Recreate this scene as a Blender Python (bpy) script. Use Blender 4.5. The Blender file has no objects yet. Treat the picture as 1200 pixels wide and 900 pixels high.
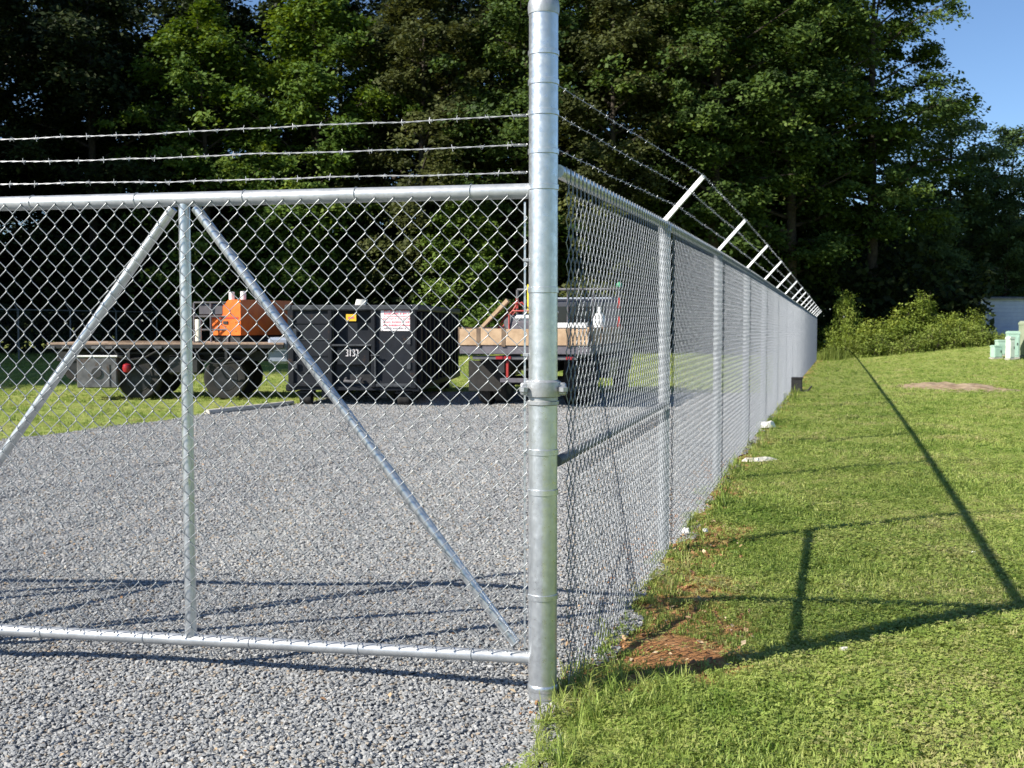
import bpy, math, random
import numpy as np
from mathutils import Vector, Matrix

# ------------------------------------------------------------------ camera, world, sun, exposure
scene = bpy.context.scene
COL = scene.collection
EYE = 1.5
cam_data = bpy.data.cameras.new("camera")
cam_data.sensor_width = 36.0
cam_data.lens = 39.0
cam_data.clip_start = 0.05
cam_data.clip_end = 3000.0
cam_data.dof.use_dof = True
cam_data.dof.focus_distance = 4.6
cam_data.dof.aperture_fstop = 9.0
cam = bpy.data.objects.new("camera", cam_data)
cam.location = (0, 0, EYE)
cam.rotation_euler = (math.radians(90) - math.atan(70 / 1300), 0, 0)
COL.objects.link(cam)
scene.camera = cam

SUN_TO = Vector((-1.20, -0.64, 1.0)).normalized()        # direction towards the sun
SUN_EL = math.asin(SUN_TO.z)
SUN_AZ = math.atan2(SUN_TO.x, SUN_TO.y)                   # from +Y towards +X
world = bpy.data.worlds.new("World")
scene.world = world
world.use_nodes = True
wn, wl = world.node_tree.nodes, world.node_tree.links
wn.clear()
w_out = wn.new("ShaderNodeOutputWorld")
w_bg = wn.new("ShaderNodeBackground")
w_sky = wn.new("ShaderNodeTexSky")
w_sky.sky_type = 'NISHITA'
w_sky.sun_disc = False
w_sky.sun_elevation = SUN_EL
w_sky.sun_rotation = SUN_AZ
w_sky.air_density = 0.85
w_sky.dust_density = 0.1
w_sky.ozone_density = 5.0
w_bg.inputs["Strength"].default_value = 0.075
wl.new(w_sky.outputs[0], w_bg.inputs[0])
wl.new(w_bg.outputs[0], w_out.inputs[0])

sun_data = bpy.data.lights.new("sun", 'SUN')
sun_data.energy = 4.7
sun_data.angle = math.radians(0.5)
sun_data.color = (1.0, 0.93, 0.82)
sun = bpy.data.objects.new("sun", sun_data)
sun.rotation_euler = SUN_TO.to_track_quat('Z', 'Y').to_euler()
COL.objects.link(sun)

vs = scene.view_settings
vs.view_transform = 'Standard'
vs.look = 'None'
vs.exposure = 1.02
vs.gamma = 1.0
vs.use_curve_mapping = False
scene.cycles.max_bounces = 8
scene.cycles.transparent_max_bounces = 8

rng = np.random.default_rng(11)
random.seed(5)

# ------------------------------------------------------------------ materials
def new_mat(name):
    m = bpy.data.materials.new(name)
    m.use_nodes = True
    nt = m.node_tree
    return m, nt.nodes, nt.links, nt.nodes["Principled BSDF"]

def noise_node(n, l, scale, detail=4, rough=0.6, coord='Object'):
    tc = n.new("ShaderNodeTexCoord")
    t = n.new("ShaderNodeTexNoise")
    t.inputs["Scale"].default_value = scale
    t.inputs["Detail"].default_value = detail
    t.inputs["Roughness"].default_value = rough
    l.new(tc.outputs[coord], t.inputs["Vector"])
    return t

def ramp(n, l, src, stops):
    r = n.new("ShaderNodeValToRGB")
    e = r.color_ramp.elements
    while len(e) < len(stops):
        e.new(0.5)
    for el, (p, c) in zip(e, stops):
        el.position = p
        el.color = (*c, 1)
    l.new(src, r.inputs[0])
    return r

def surf(name, c1, c2, rough=0.6, metal=0.0, scale=6.0, bump=0.0, bscale=40.0, rough2=None, spec=0.5, lo=0.35, hi=0.65, rust=None):
    """two-tone noisy surface with fine relief"""
    m, n, l, b = new_mat(name)
    t = noise_node(n, l, scale)
    r = ramp(n, l, t.outputs["Fac"], [(lo, c1), (hi, c2)])
    if rust:
        tr_ = noise_node(n, l, rust[0], 8, 0.72)
        rm_ = ramp(n, l, tr_.outputs["Fac"], [(rust[1], (0, 0, 0)), (rust[1] + 0.09, (1, 1, 1))])
        mx_r = n.new("ShaderNodeMix")
        mx_r.data_type = 'RGBA'
        l.new(rm_.outputs[0], mx_r.inputs[0])
        l.new(r.outputs[0], mx_r.inputs[6])
        mx_r.inputs[7].default_value = (*rust[2], 1)
        l.new(mx_r.outputs[2], b.inputs["Base Color"])
    else:
        l.new(r.outputs[0], b.inputs["Base Color"])
    b.inputs["Metallic"].default_value = metal
    b.inputs["Specular IOR Level"].default_value = spec
    if rough2 is None:
        b.inputs["Roughness"].default_value = rough
    else:
        t3 = noise_node(n, l, scale * 2.3)
        mr = n.new("ShaderNodeMapRange")
        mr.inputs["From Min"].default_value = 0.3
        mr.inputs["From Max"].default_value = 0.7
        mr.inputs["To Min"].default_value = rough
        mr.inputs["To Max"].default_value = rough2
        l.new(t3.outputs["Fac"], mr.inputs["Value"])
        l.new(mr.outputs[0], b.inputs["Roughness"])
    if bump:
        t2 = noise_node(n, l, bscale, 5)
        bp = n.new("ShaderNodeBump")
        bp.inputs["Strength"].default_value = bump
        bp.inputs["Distance"].default_value = 0.01
        l.new(t2.outputs["Fac"], bp.inputs["Height"])
        l.new(bp.outputs[0], b.inputs["Normal"])
    return m

M = {}
M['galv'] = surf('galvanised_pipe', (0.52, 0.55, 0.58), (0.64, 0.67, 0.70), 0.26, 0.82, 26, 0.02, 90, rough2=0.44)
M['galv_rail'] = surf('galvanised_rail', (0.40, 0.42, 0.44), (0.50, 0.52, 0.54), 0.34, 0.55, 16, 0.05, 60, rough2=0.5)
M['galv_post'] = surf('galvanised_line_post', (0.36, 0.38, 0.40), (0.46, 0.48, 0.50), 0.42, 0.5, 14, 0.05, 60, rough2=0.55)
M['wire'] = surf('galvanised_wire', (0.19, 0.21, 0.235), (0.275, 0.297, 0.325), 0.45, 0.5, 30)
M['gate_wire'] = surf('sunlit_gate_wire', (0.26, 0.28, 0.295), (0.37, 0.385, 0.40), 0.42, 0.5, 30)  # brighter than the fence wire: front sunlight put into its colour
M['barb'] = surf('bright_barbed_wire', (0.42, 0.43, 0.45), (0.56, 0.57, 0.58), 0.45, 0.4, 30)
M['shaded_wire'] = surf('shade_darkened_wire', (0.10, 0.10, 0.10), (0.16, 0.16, 0.16), 0.6, 0.3, 30)  # darker copy of the wire, the wood's shade put into its colour
M['cast'] = surf('cast_galvanised_fitting', (0.34, 0.355, 0.37), (0.44, 0.455, 0.47), 0.42, 0.6, 30, 0.1, 90)
M['arm'] = surf('pressed_steel_arm', (0.42, 0.44, 0.46), (0.54, 0.56, 0.58), 0.45, 0.45, 30, 0.05, 90)
M['shaded_post'] = surf('shade_darkened_steel', (0.12, 0.125, 0.13), (0.18, 0.185, 0.19), 0.6, 0.3, 14)  # darker copy of the post steel with shade painted into its colour
M['black_paint'] = surf('dark_dumpster_paint', (0.006, 0.008, 0.013), (0.011, 0.014, 0.021), 0.5, 0.0, 3, 0.3, 9, rough2=0.75, spec=0.3, rust=(2.2, 0.60, (0.060, 0.030, 0.016)))
M['black_rib'] = surf('dark_dumpster_rib', (0.005, 0.0065, 0.010), (0.009, 0.011, 0.016), 0.55, 0.0, 3, 0.15, 14, spec=0.3, rust=(3.0, 0.58, (0.055, 0.028, 0.016)))
M['worn_edge'] = surf('worn_steel_edge', (0.025, 0.03, 0.036), (0.075, 0.08, 0.088), 0.5, 0.3, 5, 0.1, 30)
M['dark_steel'] = surf('dark_steel', (0.012, 0.013, 0.015), (0.03, 0.03, 0.034), 0.6, 0.2, 8, 0.1, 30)
M['rubber'] = surf('tyre_rubber', (0.012, 0.012, 0.012), (0.022, 0.021, 0.02), 0.85, 0.0, 12, 0.2, 60)
M['rim'] = surf('wheel_steel', (0.012, 0.013, 0.015), (0.035, 0.037, 0.042), 0.5, 0.3, 8)
M['orange'] = surf('orange_machine_paint', (0.62, 0.11, 0.012), (0.74, 0.17, 0.02), 0.45, 0.0, 5, 0.05, 20, rust=(4.0, 0.64, (0.20, 0.06, 0.02)))
M['white_pipe'] = surf('white_painted_pipe', (0.66, 0.66, 0.68), (0.80, 0.80, 0.80), 0.45, 0.0, 6)
M['cream'] = surf('cream_painted_post', (0.60, 0.56, 0.46), (0.74, 0.70, 0.60), 0.6, 0.0, 6)
M['wood'] = surf('raw_pine_board', (0.34, 0.23, 0.14), (0.50, 0.36, 0.23), 0.75, 0.0, 5, 0.2, 30)
M['wood_dark'] = surf('weathered_stake', (0.10, 0.07, 0.05), (0.17, 0.12, 0.08), 0.8, 0.0, 8, 0.2, 30)
M['deck_wood'] = surf('weathered_deck_plank', (0.24, 0.17, 0.12), (0.40, 0.29, 0.21), 0.8, 0.0, 8, 0.2, 30)
M['truck_grey'] = surf('dark_truck_paint', (0.035, 0.037, 0.045), (0.055, 0.058, 0.07), 0.4, 0.0, 3)
M['bed_steel'] = surf('grey_bed_steel', (0.09, 0.085, 0.10), (0.15, 0.14, 0.16), 0.55, 0.2, 5)
M['cab_skylit'] = surf('skylit_cab_roof', (0.28, 0.32, 0.38), (0.35, 0.39, 0.45), 0.4, 0.0, 2)  # pale blue carries the sky light on the roof of the dark cab
M['glass'] = surf('dark_window_glass', (0.01, 0.012, 0.015), (0.015, 0.018, 0.02), 0.08, 0.0, 2)
M['red_lens'] = surf('red_lens', (0.26, 0.015, 0.02), (0.34, 0.02, 0.03), 0.3)
M['red_paint'] = surf('red_tool_paint', (0.32, 0.025, 0.022), (0.42, 0.04, 0.03), 0.5)
M['yellow'] = surf('yellow_plastic', (0.75, 0.60, 0.03), (0.82, 0.68, 0.06), 0.45)
M['sticker'] = surf('yellow_sticker', (0.75, 0.45, 0.02), (0.82, 0.52, 0.04), 0.5)
M['white_plastic'] = surf('white_plastic', (0.72, 0.72, 0.72), (0.82, 0.82, 0.82), 0.45)
M['green_plastic'] = surf('green_plastic', (0.05, 0.28, 0.14), (0.07, 0.36, 0.18), 0.45)
M['steel_box'] = surf('scuffed_grey_steel', (0.075, 0.075, 0.082), (0.15, 0.15, 0.16), 0.5, 0.2, 6, 0.1, 30, rust=(3.5, 0.56, (0.07, 0.045, 0.03)))
M['blue_grey'] = surf('blue_grey_tank', (0.22, 0.26, 0.33), (0.30, 0.34, 0.42), 0.45, 0.0, 4)
M['sign_white'] = surf('sign_white', (0.78, 0.74, 0.75), (0.84, 0.81, 0.82), 0.4)
M['sign_red'] = surf('sign_red_print', (0.62, 0.10, 0.14), (0.70, 0.16, 0.20), 0.5)
M['sign_grey'] = surf('sign_grey_print', (0.20, 0.16, 0.18), (0.28, 0.22, 0.24), 0.5)
M['ped_green'] = surf('pale_green_cabinet', (0.30, 0.46, 0.38), (0.38, 0.54, 0.46), 0.5, 0.0, 3, 0.05, 20)
M['ped_pale'] = surf('bleached_green_cabinet', (0.50, 0.58, 0.50), (0.60, 0.66, 0.58), 0.5, 0.0, 3, 0.05, 20)
M['ped_olive'] = surf('olive_green_cabinet', (0.22, 0.27, 0.19), (0.30, 0.34, 0.25), 0.55, 0.0, 3)
M['siding'] = surf('blue_shaded_siding', (0.36, 0.41, 0.60), (0.44, 0.49, 0.66), 0.6, 0.0, 2)  # white boards, their blue shade put into the colour
M['roofing'] = surf('grey_shed_roof', (0.12, 0.12, 0.13), (0.2, 0.2, 0.21), 0.8, 0.0, 8)
M['paper'] = surf('white_litter', (0.70, 0.69, 0.66), (0.80, 0.79, 0.76), 0.7, 0.0, 12, 0.1, 50)
M['black_plastic'] = surf('black_plastic', (0.015, 0.015, 0.017), (0.03, 0.03, 0.032), 0.5)
M['concrete'] = surf('concrete_footing', (0.28, 0.27, 0.25), (0.42, 0.40, 0.37), 0.9, 0.0, 14, 0.4, 50)
M['soil'] = surf('orange_soil', (0.17, 0.115, 0.066), (0.38, 0.29, 0.19), 0.95, 0.0, 3.5, 0.8, 14)
M['log'] = surf('pale_weathered_log', (0.45, 0.41, 0.35), (0.60, 0.56, 0.50), 0.8, 0.0, 9, 0.2, 40)
M['bark'] = surf('bark', (0.020, 0.016, 0.012), (0.060, 0.048, 0.036), 0.95, 0.0, 7, 0.6, 18)

def leaf_mat(name, c_dark, c_mid, c_lite, transl=0.30, rough=0.6):
    m, n, l, b = new_mat(name)
    at = n.new("ShaderNodeAttribute")
    at.attribute_name = "tone"
    r = ramp(n, l, at.outputs["Fac"], [(0.0, c_dark), (0.5, c_mid), (1.0, c_lite)])
    l.new(r.outputs[0], b.inputs["Base Color"])
    b.inputs["Roughness"].default_value = rough
    b.inputs["Specular IOR Level"].default_value = 0.18
    tr = n.new("ShaderNodeBsdfTranslucent")
    hs = n.new("ShaderNodeHueSaturation")
    hs.inputs["Hue"].default_value = 0.48
    hs.inputs["Saturation"].default_value = 1.15
    hs.inputs["Value"].default_value = 1.2
    l.new(r.outputs[0], hs.inputs["Color"])
    l.new(hs.outputs[0], tr.inputs["Color"])
    mx = n.new("ShaderNodeMixShader")
    mx.inputs[0].default_value = transl
    l.new(b.outputs[0], mx.inputs[1])
    l.new(tr.outputs[0], mx.inputs[2])
    l.new(mx.outputs[0], n["Material Output"].inputs["Surface"])
    return m

M['leaf_oak'] = leaf_mat('oak_leaves', (0.022, 0.042, 0.011), (0.056, 0.098, 0.022), (0.118, 0.172, 0.036))
M['leaf_bright'] = leaf_mat('bright_green_leaves', (0.038, 0.078, 0.013), (0.092, 0.158, 0.027), (0.185, 0.250, 0.046))
M['leaf_brown'] = leaf_mat('bronze_green_leaves', (0.034, 0.042, 0.015), (0.070, 0.084, 0.025), (0.125, 0.140, 0.044))
M['leaf_shaded'] = leaf_mat('shade_darkened_leaves', (0.010, 0.018, 0.007), (0.024, 0.038, 0.011), (0.050, 0.066, 0.018), 0.15)  # oak leaf colour darkened to put the shade of the wood into it
M['leaf_blue'] = leaf_mat('blue_green_leaves', (0.045, 0.078, 0.032), (0.085, 0.135, 0.048), (0.140, 0.195, 0.070))
M['leaf_bush'] = leaf_mat('bush_leaves', (0.085, 0.130, 0.022), (0.190, 0.255, 0.048), (0.290, 0.345, 0.075))
M['leaf_shade'] = leaf_mat('undergrowth_leaves', (0.012, 0.020, 0.007), (0.026, 0.040, 0.012), (0.050, 0.068, 0.020))  # undergrowth leaf colour darkened to carry the shade under the trees
M['weed'] = leaf_mat('weed_leaves', (0.090, 0.130, 0.026), (0.150, 0.205, 0.040), (0.220, 0.260, 0.070))

# ------------------------------------------------------------------ mesh builder
class MB:
    def __init__(self):
        self.v, self.f, self.mi = [], [], []
        self.mat = 0
    def _add(self, vs_, fs_):
        o = len(self.v)
        self.v.extend([tuple(p) for p in vs_])
        for f in fs_:
            self.f.append(tuple(i + o for i in f))
            self.mi.append(self.mat)
        return self
    def box(self, c, s, rz=0.0, bev=0.0):
        x, y, z = (k / 2 for k in s)
        c = Vector(c)
        R = Matrix.Rotation(rz, 3, 'Z')
        if bev <= 0:
            pts = [(-x, -y, -z), (x, -y, -z), (x, y, -z), (-x, y, -z), (-x, -y, z), (x, -y, z), (x, y, z), (-x, y, z)]
            fs_ = [(0, 3, 2, 1), (4, 5, 6, 7), (0, 1, 5, 4), (1, 2, 6, 5), (2, 3, 7, 6), (3, 0, 4, 7)]
            return self._add([c + R @ Vector(p) for p in pts], fs_)
        b = min(bev, x * .9, y * .9, z * .9)
        pts = []
        idx = {}
        for sx in (-1, 1):
            for sy in (-1, 1):
                for sz in (-1, 1):
                    for ax in range(3):
                        p = [sx * (x - b), sy * (y - b), sz * (z - b)]
                        p[ax] = (sx * x, sy * y, sz * z)[ax]
                        idx[(sx, sy, sz, ax)] = len(pts)
                        pts.append(c + R @ Vector(p))
        fs_ = []
        for s_ in (-1, 1):
            q = [idx[(s_, a, d, 0)] for a, d in ((-1, -1), (1, -1), (1, 1), (-1, 1))]
            fs_.append(q if s_ > 0 else q[::-1])
            q = [idx[(a, s_, d, 1)] for a, d in ((-1, -1), (-1, 1), (1, 1), (1, -1))]
            fs_.append(q if s_ > 0 else q[::-1])
            q = [idx[(a, d, s_, 2)] for a, d in ((-1, -1), (1, -1), (1, 1), (-1, 1))]
            fs_.append(q if s_ > 0 else q[::-1])
        for a in (-1, 1):
            for d in (-1, 1):
                q = [idx[(a, d, -1, 0)], idx[(a, d, 1, 0)], idx[(a, d, 1, 1)], idx[(a, d, -1, 1)]]
                fs_.append(q if a * d < 0 else q[::-1])
                q = [idx[(a, -1, d, 0)], idx[(a, 1, d, 0)], idx[(a, 1, d, 2)], idx[(a, -1, d, 2)]]
                fs_.append(q if a * d > 0 else q[::-1])
                q = [idx[(-1, a, d, 1)], idx[(1, a, d, 1)], idx[(1, a, d, 2)], idx[(-1, a, d, 2)]]
                fs_.append(q if a * d < 0 else q[::-1])
                for e in (-1, 1):
                    q = [idx[(a, d, e, k)] for k in range(3)]
                    fs_.append(q if a * d * e > 0 else q[::-1])
        return self._add(pts, fs_)
    def tube(self, path, r, n=10, caps=True):
        P = [Vector(p) for p in path]
        k = len(P)
        rs = r if hasattr(r, '__len__') else [r] * k
        pts, fs_ = [], []
        ref = None
        for i in range(k):
            t = (P[min(i + 1, k - 1)] - P[max(i - 1, 0)]).normalized()
            if ref is None:
                ref = Vector((0, 0, 1)) if abs(t.z) < 0.9 else Vector((1, 0, 0))
            u = (ref - t * ref.dot(t)).normalized()
            w = t.cross(u)
            ref = u
            for j in range(n):
                a = 2 * math.pi * j / n
                pts.append(P[i] + (u * math.cos(a) + w * math.sin(a)) * rs[i])
        for i in range(k - 1):
            for j in range(n):
                j2 = (j + 1) % n
                fs_.append((i * n + j, i * n + j2, (i + 1) * n + j2, (i + 1) * n + j))
        if caps:
            fs_.append(tuple(range(n))[::-1])
            fs_.append(tuple((k - 1) * n + j for j in range(n)))
        return self._add(pts, fs_)
    def lathe(self, c, prof, n=24):
        c = Vector(c)
        pts, fs_ = [], []
        for (r, z) in prof:
            for j in range(n):
                a = 2 * math.pi * j / n
                pts.append(c + Vector((r * math.cos(a), r * math.sin(a), z)))
        k = len(prof)
        for i in range(k - 1):
            for j in range(n):
                j2 = (j + 1) % n
                fs_.append((i * n + j, i * n + j2, (i + 1) * n + j2, (i + 1) * n + j))
        fs_.append(tuple(range(n))[::-1])
        fs_.append(tuple((k - 1) * n + j for j in range(n)))
        return self._add(pts, fs_)
    def prism(self, poly, origin, ax, ay, depth_vec):
        """polygon (2-D, counter-clockwise) in the plane (ax, ay) pushed along depth_vec"""
        o, ax, ay, d = Vector(origin), Vector(ax), Vector(ay), Vector(depth_vec)
        a = [o + ax * p[0] + ay * p[1] for p in poly]
        b = [p + d for p in a]
        n = len(poly)
        fs_ = [tuple(range(n)), tuple(range(2 * n - 1, n - 1, -1))]
        for i in range(n):
            j = (i + 1) % n
            fs_.append((i, i + n, j + n, j))
        return self._add(a + b, fs_)
    def build(self, name, mats, parent=None, smooth=False, loc=None, rz=0.0):
        me = bpy.data.meshes.new(name)
        me.from_pydata(self.v, [], self.f)
        for m in (mats if isinstance(mats, (list, tuple)) else [mats]):
            me.materials.append(m)
        me.polygons.foreach_set("material_index", self.mi)
        import bmesh
        bm = bmesh.new()
        bm.from_mesh(me)
        bmesh.ops.recalc_face_normals(bm, faces=bm.faces)
        bm.to_mesh(me)
        bm.free()
        if smooth:
            me.polygons.foreach_set("use_smooth", [True] * len(me.polygons))
            try:
                me.set_sharp_from_angle(angle=math.radians(40))
            except Exception:
                pass
        o = bpy.data.objects.new(name, me)
        COL.objects.link(o)
        if parent is not None:
            o.parent = parent
        if loc is not None:
            o.location = loc
        o.rotation_euler.z = rz
        return o

def np_mesh(name, verts, faces, mats=None, smooth=False):
    """fast mesh from arrays; all faces have the same number of corners"""
    verts = np.asarray(verts, dtype=np.float32)
    faces = np.asarray(faces, dtype=np.int32)
    me = bpy.data.meshes.new(name)
    me.vertices.add(len(verts))
    me.vertices.foreach_set("co", verts.ravel())
    k = faces.shape[1]
    me.loops.add(faces.size)
    me.loops.foreach_set("vertex_index", faces.ravel())
    me.polygons.add(len(faces))
    me.polygons.foreach_set("loop_start", np.arange(0, faces.size, k, dtype=np.int32))
    me.polygons.foreach_set("loop_total", np.full(len(faces), k, dtype=np.int32))
    if smooth:
        me.polygons.foreach_set("use_smooth", np.ones(len(faces), dtype=bool))
    for m in (mats or []):
        me.materials.append(m)
    me.update(calc_edges=True)
    me.validate()
    return me

def add_obj(name, me, parent=None, loc=None, rz=0.0):
    o = bpy.data.objects.new(name, me)
    COL.objects.link(o)
    if parent is not None:
        o.parent = parent
    if loc is not None:
        o.location = loc
    o.rotation_euler.z = rz
    return o

def tag(o, label=None, cat=None, group=None, kind=None):
    for k, v in (('label', label), ('category', cat), ('group', group), ('kind', kind)):
        if v:
            o[k] = v
    return o

def thing(name, label, cat, loc=(0, 0, 0), rz=0.0, group=None):
    o = bpy.data.objects.new(name, None)
    COL.objects.link(o)
    o.location = loc
    o.rotation_euler.z = rz
    o.empty_display_size = 0.2
    return tag(o, label, cat, group)

def copy_tree(o, parent=None):
    c = o.copy()
    COL.objects.link(c)
    if parent is not None:
        c.parent = parent
    for ch in list(o.children):
        copy_tree(ch, c)
    return c

# ------------------------------------------------------------------ layout of the place
POST = Vector((0.122, 4.344, 0.0))
SLOPE = 0.2945
def fence_x(y):
    return 0.165 + SLOPE * (y - 4.344)
FD = Vector((SLOPE, 1.0, 0.0)).normalized()              # along the fence, away
FN = Vector((FD.y, -FD.x, 0.0))                           # outwards (towards the lawn)
F_ANG = math.atan2(FD.y, FD.x)
POST_Y = [7.1 + 3.1 * k for k in range(16)]

def sstep(a, b, x):
    t = np.clip((np.asarray(x, dtype=float) - a) / (b - a), 0, 1)
    return t * t * (3 - 2 * t)

_py = [-50, 4, 7, 11, 16, 20, 26, 31, 42, 52, 62, 80, 2000]
_pz = [0, 0, 0.03, 0.05, 0.03, 0.0, -0.05, -0.08, -0.18, -0.26, -0.26, -0.2, 0.0]
def ground_z(x, y):
    x = np.asarray(x, dtype=float)
    y = np.asarray(y, dtype=float)
    d = x - fence_x(y)
    w = np.exp(-(d / 5.0) ** 2)
    z = np.interp(y, _py, _pz) * w
    z = z + 0.75 * sstep(14, 27, x - 0.10 * (y - 50)) * sstep(38, 60, y)
    return z

def gravel_left(y):
    return np.interp(y, [-10, 0, 6, 14.2, 18.2, 20.5, 24, 30], [-14.5, -12.0, -9.6, -6.58, -5.05, -4.1, -3.4, -3.0])
def gravel_right(y):
    y = np.asarray(y, dtype=float)
    near = np.interp(y, [-10, 0, 3.0, 3.7, 4.3], [-1.5, -0.46, -0.04, 0.08, 0.19])
    wob = 0.035 * np.sin(y * 5.1) + 0.03 * np.sin(y * 11.7 + 1.0) + 0.03 * np.sin(y * 2.3 + 2.0)
    return np.where(y < 4.3, near, fence_x(y) + 0.03) + wob
GRAVEL_END = 24.6

# dirt along the fence line (bare orange soil) and the patch in the lawn
def dirt_amount(x, y):
    x = np.asarray(x, dtype=float)
    y = np.asarray(y, dtype=float)
    d = x - fence_x(y)
    rip = 0.12 * np.sin(y * 3.1) + 0.10 * np.sin(y * 7.7 + 1.3) + 0.06 * np.sin(y * 17.0 + x * 9)
    width = np.interp(y, [3.9, 4.3, 4.8, 5.6, 6.6, 8, 10, 14, 60], [0.02, 0.32, 0.80, 0.72, 0.62, 0.42, 0.30, 0.22, 0.14])
    strip = 1.0 - sstep(0.55, 1.05, (d + rip * 0.9) / width)
    strip = strip * sstep(3.7, 4.2, y) * (d > -0.3)
    rag = 0.75 + 0.25 * np.sin(x * 13 + y * 7) * np.sin(y * 19 - x * 5)
    a = ((x - 10.55) / 1.25) ** 2 + ((y - 26.7) / 1.15) ** 2
    patch = 0.75 - 0.75 * sstep(0.6, 1.4, a + 0.25 * np.sin(x * 7 + 1) * np.sin(y * 5))
    b = ((x - 0.70) / 0.36) ** 2 + ((y - 4.90) / 0.34) ** 2
    bare = 1.0 - sstep(0.3, 1.7, b + 0.35 * np.sin(x * 17) * np.sin(y * 23) + 0.25 * np.sin(x * 41 + y * 13) * np.sin(y * 37 - x * 9))
    return np.clip(np.maximum(np.maximum(strip * rag, patch), bare), 0, 1)

# ------------------------------------------------------------------ ground sheets
def lawn_material():
    m, n, l, b = new_mat('lawn_ground')
    t = noise_node(n, l, 0.55, 6, 0.65)
    g = ramp(n, l, t.outputs["Fac"], [(0.30, (0.190, 0.250, 0.060)), (0.52, (0.265, 0.312, 0.085)), (0.72, (0.340, 0.348, 0.125))])
    t2 = noise_node(n, l, 28, 5, 0.7)
    fine = ramp(n, l, t2.outputs["Fac"], [(0.3, (0.62, 0.62, 0.62)), (0.7, (1.2, 1.2, 1.2))])
    mul = n.new("ShaderNodeMix")
    mul.data_type = 'RGBA'
    mul.blend_type = 'MULTIPLY'
    mul.inputs[0].default_value = 1.0
    l.new(g.outputs[0], mul.inputs[6])
    l.new(fine.outputs[0], mul.inputs[7])
    t3 = noise_node(n, l, 9, 6, 0.7)
    soil = ramp(n, l, t3.outputs["Fac"], [(0.25, (0.17, 0.080, 0.034)), (0.55, (0.37, 0.185, 0.080)), (0.75, (0.46, 0.31, 0.18))])
    at = n.new("ShaderNodeAttribute")
    at.attribute_name = "dirt"
    mx = n.new("ShaderNodeMix")
    mx.data_type = 'RGBA'
    l.new(at.outputs["Fac"], mx.inputs[0])
    l.new(mul.outputs[2], mx.inputs[6])
    l.new(soil.outputs[0], mx.inputs[7])
    l.new(mx.outputs[2], b.inputs["Base Color"])
    b.inputs["Roughness"].default_value = 0.95
    b.inputs["Specular IOR Level"].default_value = 0.1
    bp = n.new("ShaderNodeBump")
    bp.inputs["Strength"].default_value = 0.6
    bp.inputs["Distance"].default_value = 0.03
    l.new(t2.outputs["Fac"], bp.inputs["Height"])
    l.new(bp.outputs[0], b.inputs["Normal"])
    return m

def spaced(a, b, core0, core1, fine, grow):
    xs = list(np.arange(core0, core1 + 1e-6, fine))
    s, x = fine, core1
    while x < b:
        s *= grow
        x += s
        xs.append(x)
    s, x = fine, core0
    left = []
    while x > a:
        s *= grow
        x -= s
        left.append(x)
    return np.array(left[::-1] + xs)

gx = spaced(-1500, 1500, -1.0, 4.5, 0.06, 1.06)
gy = spaced(-400, 2500, 3.2, 8.5, 0.06, 1.045)
X, Y = np.meshgrid(gx, gy)
Z = ground_z(X, Y)
rel = 0.018 * np.sin(X * 3.1 + 0.7 * np.sin(Y * 2.2)) * np.sin(Y * 2.7 + 1.1) + 0.010 * np.sin(X * 9.2 + Y * 4) * np.sin(Y * 8.3 - X * 3)
in_gravel = (X > gravel_left(Y) - 0.05) & (X < gravel_right(Y) + 0.02) & (Y < GRAVEL_END + 0.05)
near = np.exp(-((X ** 2 + Y ** 2) / 30.0 ** 2))
Z = Z + np.where(in_gravel, -0.035, rel * near)
D = dirt_amount(X, Y)
nx_, ny_ = len(gx), len(gy)
ii = np.arange(nx_ * ny_).reshape(ny_, nx_)
quads = np.stack([ii[:-1, :-1], ii[:-1, 1:], ii[1:, 1:], ii[1:, :-1]], -1).reshape(-1, 4)
M['lawn'] = lawn_material()
me = np_mesh('lawn', np.stack([X, Y, Z], -1).reshape(-1, 3), quads, [M['lawn']], True)
a_ = me.attributes.new("dirt", 'FLOAT', 'POINT')
a_.data.foreach_set("value", D.ravel().astype(np.float32))
tag(add_obj('lawn', me), 'mown green lawn running beside the fence and under the trees', kind='structure')

def gravel_material():
    m, n, l, b = new_mat('gravel_ground')
    tc = n.new("ShaderNodeTexCoord")
    v = n.new("ShaderNodeTexVoronoi")
    v.inputs["Scale"].default_value = 48
    l.new(tc.outputs["Object"], v.inputs["Vector"])
    sep = n.new("ShaderNodeSeparateColor")
    l.new(v.outputs["Color"], sep.inputs[0])
    r = ramp(n, l, sep.outputs[0], [(0.0, (0.18, 0.187, 0.192)), (0.5, (0.275, 0.284, 0.289)), (0.88, (0.33, 0.334, 0.332)), (1.0, (0.30, 0.26, 0.21))])
    t = noise_node(n, l, 0.35, 5, 0.6)
    big = ramp(n, l, t.outputs["Fac"], [(0.35, (0.88, 0.87, 0.86)), (0.65, (1.08, 1.08, 1.09))])
    mul = n.new("ShaderNodeMix")
    mul.data_type = 'RGBA'
    mul.blend_type = 'MULTIPLY'
    mul.inputs[0].default_value = 1.0
    l.new(r.outputs[0], mul.inputs[6])
    l.new(big.outputs[0], mul.inputs[7])
    l.new(mul.outputs[2], b.inputs["Base Color"])
    b.inputs["Roughness"].default_value = 0.9
    b.inputs["Specular IOR Level"].default_value = 0.2
    bp = n.new("ShaderNodeBump")
    bp.invert = True
    bp.inputs["Strength"].default_value = 1.0
    bp.inputs["Distance"].default_value = 0.02
    l.new(v.outputs["Distance"], bp.inputs["Height"])
    l.new(bp.outputs[0], b.inputs["Normal"])
    return m

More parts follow.
